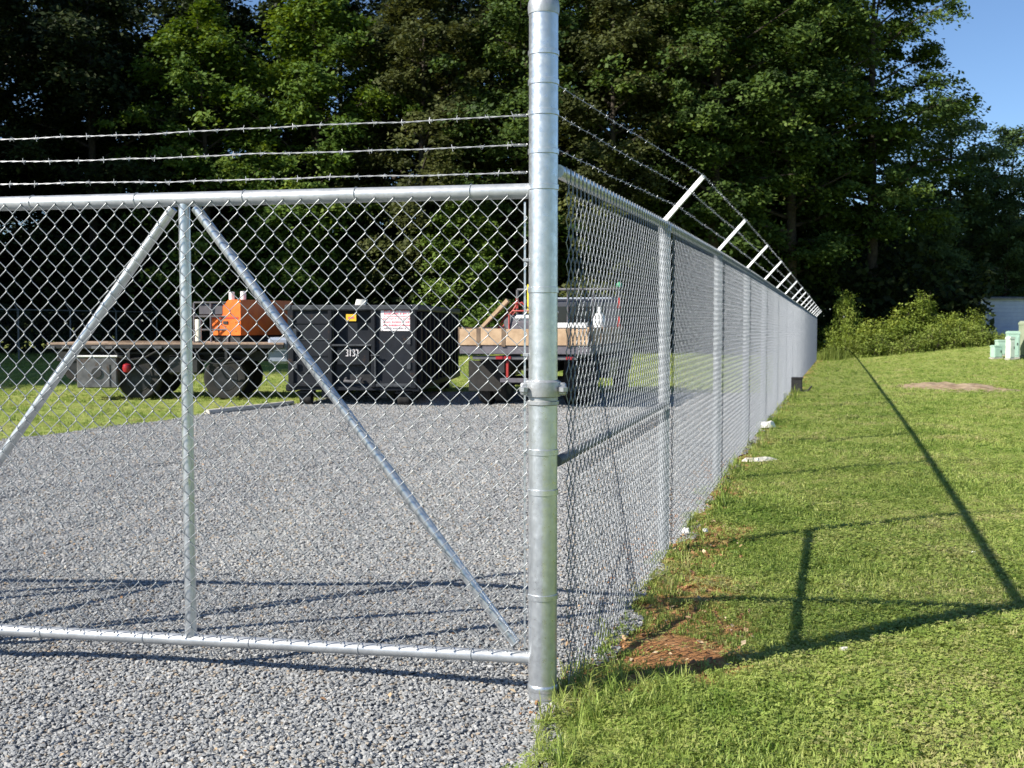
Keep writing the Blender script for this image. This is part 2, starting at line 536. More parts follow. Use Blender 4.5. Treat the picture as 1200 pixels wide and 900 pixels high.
def gravel_rel(x, y):
    z = 0.010 * np.sin(x * 1.7 + 0.5) * np.sin(y * 1.3) + 0.006 * np.sin(x * 4.1 + y) * np.sin(y * 3.7)
    # shallow tyre ruts running into the yard
    for (x0, s, w, h) in ((-3.0, 0.34, 0.13, 0.024), (-4.7, 0.34, 0.13, 0.026), (-1.6, 0.22, 0.15, 0.012), (-3.6, 0.05, 0.13, 0.016)):
        u = (x - x0 - s * (y - 8) - 0.16 * np.sin(y * 0.8 + x0) - 0.05 * np.sin(y * 2.9 + x0 * 3)) / w
        z = z - h * np.exp(-u * u) * (0.6 + 0.4 * np.sin(y * 2.1 + x0)) + 0.3 * h * np.exp(-((u - 1.6) ** 2) * 1.5) * (0.5 + 0.5 * np.sin(y * 3.3 + x0))
    # the stone is spread a few centimetres thick, thinning to its edges
    return z + 0.036 * sstep(0.0, 0.9, gravel_right(y) - x) * sstep(0.0, 0.9, x - gravel_left(y)) * (1 - sstep(8, 14, y))
M['gravel'] = gravel_material()
ys = np.concatenate([np.arange(-6, 3, 0.3), np.arange(3, 9, 0.07), np.arange(9, GRAVEL_END + 0.01, 0.15)])
us = np.linspace(0, 1, 110)
GX = gravel_left(ys)[:, None] * (1 - us)[None, :] + gravel_right(ys)[:, None] * us[None, :]
GY = np.repeat(ys[:, None], len(us), 1)
edge = np.minimum(sstep(0, 0.012, us), 1 - sstep(0.985, 1, us))[None, :]
GZ = ground_z(GX, GY) + 0.004 + gravel_rel(GX, GY) * edge
ii = np.arange(GX.size).reshape(GX.shape)
quads = np.stack([ii[:-1, :-1], ii[:-1, 1:], ii[1:, 1:], ii[1:, :-1]], -1).reshape(-1, 4)
me = np_mesh('gravel_yard', np.stack([GX, GY, GZ], -1).reshape(-1, 3), quads, [M['gravel']], True)
tag(add_obj('gravel_yard', me), 'grey crushed stone yard inside the gate', kind='structure')

# ------------------------------------------------------------------ scatter (stones, grass) : points with attributes, instanced by geometry nodes
def scatter(name, pts, rot, scl, pick, sources, label):
    coll = bpy.data.collections.new(name + "_kinds")
    for s in sources:
        coll.objects.link(s)
    me = bpy.data.meshes.new(name)
    me.vertices.add(len(pts))
    me.vertices.foreach_set("co", np.asarray(pts, dtype=np.float32).ravel())
    me.attributes.new("rot", 'FLOAT_VECTOR', 'POINT').data.foreach_set("vector", np.asarray(rot, dtype=np.float32).ravel())
    me.attributes.new("scl", 'FLOAT', 'POINT').data.foreach_set("value", np.asarray(scl, dtype=np.float32))
    me.attributes.new("pick", 'INT', 'POINT').data.foreach_set("value", np.asarray(pick, dtype=np.int32))
    o = add_obj(name, me)
    g = bpy.data.node_groups.new(name + "_nodes", 'GeometryNodeTree')
    g.interface.new_socket("Geometry", in_out='INPUT', socket_type='NodeSocketGeometry')
    g.interface.new_socket("Geometry", in_out='OUTPUT', socket_type='NodeSocketGeometry')
    N, L = g.nodes, g.links
    gi, go = N.new("NodeGroupInput"), N.new("NodeGroupOutput")
    ip = N.new("GeometryNodeInstanceOnPoints")
    ci = N.new("GeometryNodeCollectionInfo")
    ci.inputs["Collection"].default_value = coll
    ci.inputs["Separate Children"].default_value = True
    ci.inputs["Reset Children"].default_value = True
    def attr(nm, ty):
        a = N.new("GeometryNodeInputNamedAttribute")
        a.data_type = ty
        a.inputs["Name"].default_value = nm
        return a.outputs["Attribute"]
    L.new(gi.outputs[0], ip.inputs["Points"])
    L.new(ci.outputs[0], ip.inputs["Instance"])
    ip.inputs["Pick Instance"].default_value = True
    L.new(attr("pick", 'INT'), ip.inputs["Instance Index"])
    L.new(attr("rot", 'FLOAT_VECTOR'), ip.inputs["Rotation"])
    L.new(attr("scl", 'FLOAT'), ip.inputs["Scale"])
    L.new(ip.outputs[0], go.inputs[0])
    md = o.modifiers.new("scatter", 'NODES')
    md.node_group = g
    tag(o, label, kind='stuff')
    return o

def stone_mat():
    m, n, l, b = new_mat('crushed_stone')
    oi = n.new("ShaderNodeObjectInfo")
    r = ramp(n, l, oi.outputs["Random"], [(0.0, (0.195, 0.202, 0.208)), (0.35, (0.258, 0.268, 0.274)), (0.65, (0.315, 0.324, 0.328)), (0.88, (0.385, 0.388, 0.385)), (0.93, (0.29, 0.26, 0.22)), (1.0, (0.31, 0.25, 0.185))])
    t = noise_node(n, l, 60, 4, 0.6)
    f = ramp(n, l, t.outputs["Fac"], [(0.3, (0.8, 0.8, 0.8)), (0.7, (1.15, 1.15, 1.15))])
    mul = n.new("ShaderNodeMix")
    mul.data_type = 'RGBA'
    mul.blend_type = 'MULTIPLY'
    mul.inputs[0].default_value = 1.0
    l.new(r.outputs[0], mul.inputs[6])
    l.new(f.outputs[0], mul.inputs[7])
    # dust and damp in broad patches and lanes
    geo = n.new("ShaderNodeNewGeometry")
    mp = n.new("ShaderNodeMapping")
    mp.inputs["Rotation"].default_value = (0, 0, 0.12)
    mp.inputs["Scale"].default_value = (1.3, 0.28, 1.0)
    l.new(geo.outputs["Position"], mp.inputs["Vector"])
    t4 = n.new("ShaderNodeTexNoise")
    t4.inputs["Scale"].default_value = 1.0
    t4.inputs["Detail"].default_value = 5
    l.new(mp.outputs[0], t4.inputs["Vector"])
    pr = ramp(n, l, t4.outputs["Fac"], [(0.33, (0.90, 0.90, 0.91)), (0.5, (1.0, 1.0, 1.0)), (0.68, (1.06, 1.055, 1.04))])
    mul2 = n.new("ShaderNodeMix")
    mul2.data_type = 'RGBA'
    mul2.blend_type = 'MULTIPLY'
    mul2.inputs[0].default_value = 1.0
    l.new(mul.outputs[2], mul2.inputs[6])
    l.new(pr.outputs[0], mul2.inputs[7])
    l.new(mul2.outputs[2], b.inputs["Base Color"])
    b.inputs["Roughness"].default_value = 0.85
    b.inputs["Specular IOR Level"].default_value = 0.25
    return m
M['stone'] = stone_mat()

import bmesh
def make_stone(k):
    bm = bmesh.new()
    r = random.Random(100 + k)
    pts = []
    for _ in range(11):
        v = Vector((r.gauss(0, 1), r.gauss(0, 1), r.gauss(0, 1))).normalized()
        s = r.uniform(0.75, 1.1)
        pts.append(bm.verts.new((v.x * s * 0.0108, v.y * s * 0.0088, v.z * s * 0.0062)))
    res = bmesh.ops.convex_hull(bm, input=pts)
    bmesh.ops.delete(bm, geom=[g for g in res['geom_interior'] if isinstance(g, bmesh.types.BMVert)], context='VERTS')
    me = bpy.data.meshes.new("stone")
    bm.to_mesh(me)
    bm.free()
    me.materials.append(M['stone'])
    return bpy.data.objects.new("stone", me)

def sample_area(n, x0f, x1f, y0, y1, dens):
    """rejection sampling: density dens(y) per m2 (max at y0)"""
    out = []
    dmax = dens(y0)
    xa = min(float(np.min(x0f(np.linspace(y0, y1, 50)))), 0)
    xb = float(np.max(x1f(np.linspace(y0, y1, 50))))
    N_ = int((xb - xa) * (y1 - y0) * dmax)
    px = rng.uniform(xa, xb, N_)
    py = rng.uniform(y0, y1, N_)
    keep = (px > x0f(py)) & (px < x1f(py)) & (rng.uniform(0, 1, N_) < np.array(dens(py)) / dmax)
    return px[keep], py[keep]

stones = [make_stone(k) for k in range(8)]
def view_left(y):
    return -0.52 * np.asarray(y) - 0.5
bands = [(3.0, 6.0, lambda y: 6000 + 0 * np.asarray(y)), (6.0, 9.0, lambda y: 5600 * (6 / np.asarray(y)) ** 1.2), (9.0, 14.0, lambda y: 2750 * (9 / np.asarray(y)) ** 1.6), (14.0, GRAVEL_END, lambda y: 1250 * (14 / np.asarray(y)) ** 1.6)]
sx, sy = [], []
for (a, b, dn) in bands:
    px, py = sample_area(0, lambda y: np.maximum(view_left(y), gravel_left(y) - 0.05 + 0.1 * np.sin(np.asarray(y) * 3)), lambda y: gravel_right(y) + 0.06, a, b, dn)
    sx.append(px)
    sy.append(py)
sx, sy = np.concatenate(sx), np.concatenate(sy)
# a few strays on the grass side of the edge
ex = rng.uniform(-0.3, 0.6, 500)
ey = rng.uniform(3.2, 6.5, 500)
k_ = (ex - gravel_right(ey) > 0) & (ex - gravel_right(ey) < 0.22 * rng.uniform(0, 1, 500) ** 1.5)
sx, sy = np.concatenate([sx, ex[k_]]), np.concatenate([sy, ey[k_]])
ns = len(sx)
big = np.clip(0.7 + rng.lognormal(0, 0.34, ns) * 0.42, 0.55, 2.2) * np.interp(sy, [4, 9, 14, 25], [0.88, 1.05, 1.3, 1.6])
sz = ground_z(sx, sy) + 0.004 + gravel_rel(sx, sy) + rng.uniform(0.0, 0.007, ns)
rot = np.stack([rng.uniform(-0.5, 0.5, ns), rng.uniform(-0.5, 0.5, ns), rng.uniform(0, 6.28, ns)], -1)
scatter('gravel', np.stack([sx, sy, sz], -1), rot, big, rng.integers(0, 8, ns), stones, 'loose grey crushed stone spread over the yard')

# grass
def grass_mat():
    m, n, l, b = new_mat('grass_blades')
    geo = n.new("ShaderNodeNewGeometry")
    t = n.new("ShaderNodeTexNoise")
    t.inputs["Scale"].default_value = 0.9
    t.inputs["Detail"].default_value = 5
    l.new(geo.outputs["Position"], t.inputs["Vector"])
    oi = n.new("ShaderNodeObjectInfo")
    ad = n.new("ShaderNodeMath")
    ad.operation = 'MULTIPLY_ADD'
    ad.inputs[1].default_value = 0.42
    l.new(oi.outputs["Random"], ad.inputs[0])
    sc = n.new("ShaderNodeMath")
    sc.operation = 'SUBTRACT'
    sc.inputs[1].default_value = 0.21
    l.new(t.outputs["Fac"], sc.inputs[0])
    l.new(sc.outputs[0], ad.inputs[2])
    r = ramp(n, l, ad.outputs[0], [(0.20, (0.130, 0.215, 0.032)), (0.43, (0.272, 0.362, 0.078)), (0.62, (0.365, 0.425, 0.115)), (0.80, (0.430, 0.400, 0.180))])
    l.new(r.outputs[0], b.inputs["Base Color"])
    b.inputs["Roughness"].default_value = 0.5
    b.inputs["Specular IOR Level"].default_value = 0.3
    tr = n.new("ShaderNodeBsdfTranslucent")
    l.new(r.outputs[0], tr.inputs["Color"])
    mx = n.new("ShaderNodeMixShader")
    mx.inputs[0].default_value = 0.38
    l.new(b.outputs[0], mx.inputs[1])
    l.new(tr.outputs[0], mx.inputs[2])
    l.new(mx.outputs[0], n["Material Output"].inputs["Surface"])
    return m
M['grass'] = grass_mat()

def make_tuft(k, blades=20, h=0.034, spread=0.045):
    r = random.Random(300 + k)
    v, f = [], []
    for _ in range(blades):
        a = r.uniform(0, 6.283)
        d = spread * math.sqrt(r.random())
        b = Vector((d * math.cos(a), d * math.sin(a), -0.012))
        la = r.uniform(0, 6.283)
        lean = Vector((math.cos(la), math.sin(la), 0))
        hh = h * r.uniform(0.55, 1.25)
        side = Vector((-math.sin(la + r.uniform(-.5, .5)), math.cos(la), 0)) * r.uniform(0.0018, 0.0036)
        k1 = r.uniform(0.25, 1.25)
        p1 = b + lean * hh * 0.25 * k1 + Vector((0, 0, hh * 0.6 + 0.012))
        p2 = b + lean * hh * 0.9 * k1 + Vector((0, 0, hh * (1.05 - 0.45 * k1) + 0.012))
        o = len(v)
        v += [b - side, b + side, p1 + side * 0.85, p1 - side * 0.85, p2 + side * 0.15, p2 - side * 0.15]
        f += [(o, o + 1, o + 2, o + 3), (o + 3, o + 2, o + 4, o + 5)]
    me = np_mesh("grass_tuft", [tuple(p) for p in v], f, [M['grass']])
    return bpy.data.objects.new("grass_blade_tuft", me)

def make_clover(k, n=22, spread=0.06):
    r = random.Random(500 + k)
    v, f = [], []
    for _ in range(n):
        a, d = r.uniform(0, 6.283), spread * math.sqrt(r.random())
        c = Vector((d * math.cos(a), d * math.sin(a), r.uniform(.012, .036)))
        a0 = r.uniform(0, 6.283)
        tilt = Vector((r.uniform(-.45, .45), r.uniform(-.45, .45), 1)).normalized()
        for j in range(3):
            b = a0 + j * 2.094
            u = Vector((math.cos(b), math.sin(b), 0))
            u = (u - tilt * u.dot(tilt)).normalized()
            w = tilt.cross(u)
            L_ = r.uniform(.006, .011)
            o = len(v)
            v += [c, c + u * L_ * .6 + w * L_ * .5 + tilt * .001, c + u * L_ * 1.15, c + u * L_ * .6 - w * L_ * .5 + tilt * .001]
            f.append((o, o + 1, o + 2, o + 3))
    me = np_mesh("grass_clover", [tuple(p) for p in v], f, [M['grass']])
    return bpy.data.objects.new("grass_clover", me)

tufts = [make_tuft(k) for k in range(5)] + [make_tuft(20, 12, 0.13, 0.03), make_tuft(21, 10, 0.16, 0.03)] + [make_clover(k) for k in range(3)]
gxs, gys = [], []
def right_lim(y):
    return 0.52 * np.asarray(y) + 0.6
for (a, b, dn) in [(2.9, 6.5, lambda y: 1150 + 0 * np.asarray(y)), (6.5, 12, lambda y: 1100 * (6.5 / np.asarray(y)) ** 1.3), (12, 24, lambda y: 300 * (12 / np.asarray(y)) ** 1.5), (24, 62, lambda y: 55 * (24 / np.asarray(y)) ** 1.3)]:
    px, py = sample_area(0, lambda y: gravel_right(y) - 0.03, right_lim, a, b, dn)
    gxs.append(px)
    gys.append(py)
for (a, b, dn) in [(11, 30, lambda y: 90 * (11 / np.asarray(y)) ** 1.0)]:
    px, py = sample_area(0, lambda y: view_left(y) - 1, lambda y: np.where(np.asarray(y) < GRAVEL_END, gravel_left(y) + 0.06, fence_x(np.asarray(y))), a, b, dn)
    gxs.append(px)
    gys.append(py)
px, py = sample_area(0, lambda y: -0.5 * np.asarray(y), fence_x, 30, 60, lambda y: 25 + 0 * np.asarray(y))
gxs.append(px)
gys.append(py)
gxs, gys = np.concatenate(gxs), np.concatenate(gys)
dd = dirt_amount(gxs, gys)
keep = rng.uniform(0, 1, len(gxs)) > dd * 0.90
gxs, gys = gxs[keep], gys[keep]
ng = len(gxs)
patchy = 0.5 + 0.5 * np.sin(gxs * 2.3 + 1.7 * np.sin(gys * 1.1)) * np.sin(gys * 1.9 + 0.6)
gs = rng.uniform(0.65, 1.25, ng) * np.interp(gys, [4, 8, 14, 24, 60], [0.85, 0.90, 1.0, 1.2, 1.7]) * (0.72 + 0.5 * patchy)
gp = rng.integers(0, 5, ng)
clov = rng.uniform(0, 1, ng) < np.clip(0.38 + 0.5 * np.sin(gxs * 1.7 + 2.0 * np.sin(gys * 0.9)) * np.sin(gys * 1.3 + gxs), 0.12, 0.8)
gp[clov] = rng.integers(7, 10, clov.sum())
# taller growth by the posts and at the stone edge
dF = gxs - fence_x(gys)
tall = (rng.uniform(0, 1, ng) < 0.14) & (np.abs(dF) < 0.25) & (gys < 30)
gp[tall] = rng.integers(5, 7, tall.sum())
grow = np.stack([rng.uniform(-0.25, 0.25, ng), rng.uniform(-0.25, 0.25, ng), rng.uniform(0, 6.28, ng)], -1)
# clump of long grass hugging the gate post on the lawn side
cn = 170
ca = rng.normal(0, 1, (cn, 2)) * np.array([0.22, 0.14]) + np.array([0.42, 4.42])
ok = (ca[:, 0] > 0.19)
ca = ca[ok]
P0 = np.stack([gxs, gys, ground_z(gxs, gys) + 0.01], -1)
P1 = np.stack([ca[:, 0], ca[:, 1], 0.0 * ca[:, 0]], -1)
cn = len(ca)
scatter('grass', np.concatenate([P0, P1]),
        np.concatenate([grow, np.stack([rng.uniform(-0.4, 0.4, cn), rng.uniform(-0.4, 0.4, cn), rng.uniform(0, 6.28, cn)], -1)]),
        np.concatenate([gs, rng.uniform(0.4, 0.8, cn)]), np.concatenate([gp, rng.integers(5, 7, cn)]), tufts,
        'short mown grass with some longer blades by the fence')

# dry fallen leaves and straw on the bare soil
def make_chip(k):
    r = random.Random(700 + k)
    v = [(-.02, 0, 0), (0, -.009, .004), (.022, .001, .002), (.001, .01, .006)]
    v = [(x * r.uniform(.7, 1.3), y * r.uniform(.7, 1.4), z) for x, y, z in v]
    me = np_mesh("dry_leaf", v, [(0, 1, 2, 3)], [M['dry']])
    return bpy.data.objects.new("dry_leaf", me)
def dry_mat():
    m, n, l, b = new_mat('dry_leaves')
    oi = n.new("ShaderNodeObjectInfo")
    r = ramp(n, l, oi.outputs["Random"], [(0, (0.16, 0.08, 0.04)), (0.5, (0.33, 0.19, 0.09)), (1, (0.50, 0.40, 0.26))])
    l.new(r.outputs[0], b.inputs["Base Color"])
    b.inputs["Roughness"].default_value = 0.9
    return m
M['dry'] = dry_mat()
chips = [make_chip(k) for k in range(4)]
cx = rng.uniform(0, 4, 16000)
cy = rng.uniform(3.8, 13, 16000)
dk = rng.uniform(0, 1, 16000) < dirt_amount(cx, cy) * 0.5
cx, cy = cx[dk], cy[dk]
gx2, gy2 = rng.uniform(-4.5, 1.5, 420), rng.uniform(3.4, 12, 420)
g2 = (gx2 > gravel_left(gy2)) & (gx2 < gravel_right(gy2))
cx, cy = np.concatenate([cx, gx2[g2]]), np.concatenate([cy, gy2[g2]])
nc = len(cx)
scatter('dry_leaf_litter', np.stack([cx, cy, ground_z(cx, cy) + np.where(cx < gravel_right(cy), gravel_rel(cx, cy) + 0.014, 0.012) + rng.uniform(0, 0.012, nc)], -1),
        np.stack([rng.uniform(-.6, .6, nc), rng.uniform(-.6, .6, nc), rng.uniform(0, 6.28, nc)], -1), np.where(cx < gravel_right(cy), rng.uniform(0.3, 0.75, nc), rng.uniform(0.4, 1.0, nc)), rng.integers(0, 4, nc), chips,
        'dry leaf litter on the bare soil under the fence and here and there on the stone')

# clods and crumbs of the bare soil
def make_clod(k):
    me = make_stone(40 + k).data
    me.materials[0] = M['clod']
    return bpy.data.objects.new("soil_clod", me)
M['clod'] = surf('soil_clods', (0.20, 0.095, 0.042), (0.38, 0.21, 0.10), 0.95, 0.0, 30)
qx, qy = rng.uniform(0, 3.5, 26000), rng.uniform(3.9, 12, 26000)
qk = rng.uniform(0, 1, 26000) < dirt_amount(qx, qy) ** 1.5
qx, qy = qx[qk], qy[qk]
nq = len(qx)
scatter('soil_crumbs', np.stack([qx, qy, ground_z(qx, qy) + 0.004 + rng.uniform(0, 0.01, nq)], -1),
        np.stack([rng.uniform(-1, 1, nq), rng.uniform(-1, 1, nq), rng.uniform(0, 6.28, nq)], -1),
        np.clip(rng.lognormal(-0.5, 0.6, nq), .25, 2.4), rng.integers(0, 4, nq), [make_clod(k) for k in range(4)],
        'crumbs and clods of orange soil at the foot of the fence')

# ------------------------------------------------------------------ chain link
def chain_link(length, z0, z1, w, h, wire, sides=4, top_tail=0.0, mat='wire'):
    """a woven panel in the local x-z plane (y is its thickness); every wire a zigzag rope of its own, knuckled into its neighbours"""
    n = int(length / (w / 2))
    ht = h / 2
    m = int(round((z1 - z0) / ht))
    ht = (z1 - z0) / m
    r = wire / 2
    allv, allf = [], []
    off = 0
    ang = np.arange(sides) * 2 * np.pi / sides + np.pi / 4
    for i in range(n):
        pts = []
        for k in range(m + 1):
            right = (k + i) % 2
            xx = i * w / 2 + (w / 2 + r * 0.5 if right else -r * 0.5)
            zz = z0 + k * ht
            q = ht * 0.085
            s = 1.0 if right else -1.0
            pts.append((xx, -s * r * 0.9, zz - q))
            pts.append((xx, s * r * 0.9, zz + q))
        if top_tail:
            pts.append((pts[-1][0] + (0.006 if i % 2 else -0.006), pts[-1][1], z1 + top_tail))
        P = np.array(pts)
        T = np.gradient(P, axis=0)
        T /= np.linalg.norm(T, axis=1)[:, None] + 1e-9
        U = np.cross(T, np.array([0, 1.0, 0]))
        U /= np.linalg.norm(U, axis=1)[:, None] + 1e-9
        W = np.cross(T, U)
        ring = P[:, None, :] + r * (np.cos(ang)[None, :, None] * U[:, None, :] + np.sin(ang)[None, :, None] * W[:, None, :])
        kk = len(P)
        allv.append(ring.reshape(-1, 3))
        a = (np.arange(kk - 1)[:, None] * sides + np.arange(sides)[None, :])
        b = (np.arange(kk - 1)[:, None] * sides + (np.arange(sides)[None, :] + 1) % sides)
        allf.append(np.stack([a, b, b + sides, a + sides], -1).reshape(-1, 4) + off)
        off += kk * sides
    return np_mesh('chain_link', np.concatenate(allv), np.concatenate(allf), [M[mat]], True)

def barbed_points(p0, p1, sag, wob, seed, n):
    r = random.Random(seed)
    ph = [r.uniform(0, 6.28) for _ in range(3)]
    L = (p1 - p0).length
    out = []
    for i in range(n + 1):
        t = i / n
        p = p0.lerp(p1, t)
        s = t * L
        p = p + Vector((0, 0, -sag * 4 * t * (1 - t) + wob * (math.sin(s * 5.1 + ph[0]) + 0.6 * math.sin(s * 11.3 + ph[1]) + 0.4 * math.sin(s * 23 + ph[2])) * min(1, 6 * t, 6 * (1 - t))))
        out.append(p)
    return out

def barbed_wire(name, pts, parent, seed, strand=0.0014, spacing=0.115, barb=0.016, sides=4, twist=0.05, mat='barb'):
    """two twisted strands with four-point barbs"""
    mb = MB()
    r = random.Random(seed)
    L = [0.0]
    for a, b in zip(pts[:-1], pts[1:]):
        L.append(L[-1] + (b - a).length)
    P = np.array([tuple(p) for p in pts])
    S = np.array(L)
    step = twist / 2
    ss = np.arange(0, S[-1], step)
    cen = np.stack([np.interp(ss, S, P[:, k]) for k in range(3)], -1)
    d = Vector(pts[-1]) - Vector(pts[0])
    d.normalize()
    side = d.cross(Vector((0, 0, 1))).normalized()
    for s0 in (0, math.pi):
        path = []
        for i, s in enumerate(ss):
            a = math.pi / 2 * i + s0
            path.append(Vector(cen[i]) + (side * math.cos(a) + Vector((0, 0, 1)) * math.sin(a)) * strand * 1.15)
        mb.tube(path, strand, sides, False)
    s = spacing * r.random()
    while s < S[-1]:
        c = Vector([float(np.interp(s, S, P[:, k])) for k in range(3)])
        mb.tube([c - d * 0.008, c + d * 0.008], strand * 2.6, 5)
        a0 = r.uniform(0, 6.28)
        for k in range(4):
            a = a0 + k * math.pi / 2 + r.uniform(-.3, .3)
            q = c + d * (0.006 if k % 2 else -0.006)
            e = q + (side * math.cos(a) + Vector((0, 0, 1)) * math.sin(a)) * barb + d * r.uniform(-.006, .006)
            mb.tube([q, e], [strand * 1.1, strand * 0.5], 3, False)
        s += spacing * r.uniform(0.94, 1.06)
    return mb.build(name, M[mat], parent, True)

# ------------------------------------------------------------------ gate post
gp_ = thing('gate_post', 'tall thick galvanised round gate post standing where gate and fence meet', 'post', POST)
R0 = 0.0565
MB().lathe((0, 0, 0), [(R0, -0.05), (R0, 2.72)], 40).build('pipe', M['galv'], gp_, True)
MB().lathe((0, 0, 0), [(R0 + .003, 2.690), (R0 + .005, 2.712), (R0 + .003, 2.735), (R0 - .008, 2.760), (0.028, 2.780), (0.004, 2.786)], 40).build('post_cap', M['cast'], gp_, True)
for z, hgt in ((2.543, .02), (2.432, .022), (2.315, .022), (2.167, .022), (2.030, .022), (1.633, .024), (1.000, .024), (0.842, .024), (0.426, .024)):
    bnd = MB().lathe((0, 0, z), [(R0 + .001, -hgt / 2), (R0 + .0038, -hgt / 2 + .002), (R0 + .0038, hgt / 2 - .002), (R0 + .001, hgt / 2)], 40)
    bo = bnd.build('tension_band', M['galv'], gp_, True)
    dirv = Vector((0.52, 0.85, 0)).normalized()
    c = dirv * (R0 + .014)
    bt = MB().box(c + Vector((0, 0, z)), (0.026, 0.012, hgt), math.atan2(dirv.y, dirv.x))
    sd = Vector((-dirv.y, dirv.x, 0))
    bt.tube([c - sd * .016 + Vector((0, 0, z)), c + sd * .016 + Vector((0, 0, z))], .0065, 8)
    bt.build('band_bolt', M['cast'], bo, True)
hc = MB().lathe((0, 0, 1.245), [(R0 + .001, -.062), (R0 + .006, -.058), (R0 + .006, -.046), (R0 + .002, -.042), (R0 + .002, -.030), (R0 + .012, -.026), (R0 + .016, 0.0), (R0 + .014, .030), (R0 + .005, .036), (R0 + .001, .038)], 40)
hcl = hc.build('hinge_clamp', M['cast'], gp_, True)
for s in (-1, 1):
    lug = MB().box((s * (R0 + .016), -0.022, 1.248), (0.034, 0.026, 0.05), 0, .006)
    lug.tube([(s * (R0 + .020), -0.052, 1.248), (s * (R0 + .020), 0.03, 1.248)], .0115, 10)
    lug.lathe((s * (R0 + .020), -0.052, 1.236), [(.008, 0), (.017, .004), (.017, .02), (.008, .024)], 8)
    lug.build('clamp_bolt', M['cast'], hcl, True)
MB().lathe((0, 0, 0), [(R0 + .001, .048), (R0 + .004, .052), (R0 + .004, .070), (R0 + .001, .075)], 40).build('base_collar', M['galv'], gp_, True)
ft = MB().lathe((0, 0, -0.02), [(.11, 0), (.10, .012), (.08, .022), (R0, .026)], 18)
ft.build('footing', M['concrete'], gp_, True)

# ------------------------------------------------------------------ the gate (local x runs from the gate post end to the free end)
G_DIR = Vector((-0.987, 0.159, 0)).normalized()
gate = thing('gate', 'wide silver chain-link gate leaf in round pipe with two slanting braces', 'gate', (0.058, 4.372, 0.0), math.atan2(G_DIR.y, G_DIR.x))
GL = 2.86
GT, GB = 2.020, 0.170
nside = -1.0 if Vector((-G_DIR.y, G_DIR.x)).dot(Vector((0, -1))) < 0 else 1.0
def gtop(x):
    return GT - 0.005 * x
def gbot(x):
    return GB + 0.004 * x
def pipe(name, a, b, r, mat, parent, n=20):
    return MB().tube([a, b], r, n).build(name, mat, parent, True)
pipe('top_rail', (-0.012, 0, gtop(0)), (GL, 0, gtop(GL)), .030, M['galv_rail'], gate)
pipe('bottom_rail', (-0.012, 0, gbot(0)), (GL, 0, gbot(GL)), .0245, M['galv_rail'], gate)
pipe('upright', (-0.020, -nside * .022, gbot(0) + .0), (-0.020, -nside * .022, gtop(0) - .0), .016, M['galv'], gate)
pipe('upright', (GL - .024, 0, gbot(GL) + .02), (GL - .024, 0, 2.42), .024, M['galv'], gate)
MX = 1.425
pipe('middle_post', (MX, 0, gbot(MX) + .015), (MX, 0, gtop(MX) - .02), .024, M['galv'], gate)
pipe('brace', (MX - .050, 0.0, gtop(MX) - .035), (0.045, 0.0, gbot(0) + .055), .0205, M['galv'], gate)
pipe('brace', (MX + .050, 0.0, gtop(MX) - .035), (GL - .05, 0.0, gbot(GL) + .055), .0205, M['galv'], gate)
# the woven wire hangs on the camera side of the frame (local +y points away from the leaf's back: flip by sign)
cl = add_obj('chain_link_mesh', chain_link(GL - .06, GB + .028, GT - .018, 0.0765, 0.0905, 0.0043, mat='gate_wire'), gate, (-0.004, nside * 0.030, 0.0))
cl['kind'] = 'stuff'
# ties
for k in range(6):
    x = 0.22 + k * 0.47
    for (zz, rr) in ((gtop(x), .0325), (gbot(x), .0268)):
        mb = MB()
        ring = [(x + .004 * math.sin(a), rr * math.sin(a), zz + rr * math.cos(a)) for a in [i * 6.2832 / 14 for i in range(15)]]
        mb.tube(ring, .0016, 4, False)
        mb.build('tie_wire', M['arm'], gate, True)
for zz in (0.36, 0.62, 1.0, 1.38, 1.75):
    MB().box((0.000, nside * 0.024, zz), (0.022, 0.016, 0.014), 0, .003).build('tension_clip', M['cast'], gate)
MB().box((0.004, nside * 0.024, (GT + GB) / 2), (0.007, 0.005, GT - GB - .09)).build('tension_bar', M['galv'], gate)
for i, (z0, z1) in enumerate(((2.313, 2.270), (2.199, 2.181), (2.092, 2.092))):
    p0 = Vector((0.012, -nside * 0.0, z0))
    p1 = Vector((GL - .02, 0, z1 - (z0 - z1) * 0.0))
    pts = barbed_points(p0, p1, 0.004, 0.0020, 40 + i, 90)
    barbed_wire('barbed_wire', pts, gate, 60 + i, strand=.0016, barb=.014)
    hel = [p0 + Vector((-.014 + .0013 * q, .0050 * math.cos(q * 1.05), .0050 * math.sin(q * 1.05))) for q in range(46)]
    MB().tube(hel + [hel[-1] + Vector((.006, .004, .018))], .0016, 4).build('wire_clip', M['cast'], gate, True)

gate2 = copy_tree(gate)
gate2.location = Vector((0.058, 4.372, 0.0)) + G_DIR * 2.93
gate2.rotation_euler.z = math.atan2(0.03, -0.9995)
gate2['label'] = 'second chain-link gate leaf continuing left of the first one'
gate['group'] = gate2['group'] = 'leaves of the yard gate'

# ------------------------------------------------------------------ the long fence (local x runs along the fence away from the gate)
F0 = Vector((fence_x(4.344), 4.344, 0))
def fpos(y):
    return Vector((fence_x(y), y, float(ground_z(fence_x(y), y))))
fence = thing('chain_link_fence', 'long silver chain-link fence with barbed wire arms receding along the lawn', 'fence', (0, 0, 0))
FH = 2.10
stations = [F0] + [fpos(y) for y in POST_Y]
post_me = MB().lathe((0, 0, 0), [(.0365, -.06), (.0365, FH - .015)], 20).build('line_post', M['galv_post'], fence, True)
post0 = post_me
COL.objects.unlink(post0)
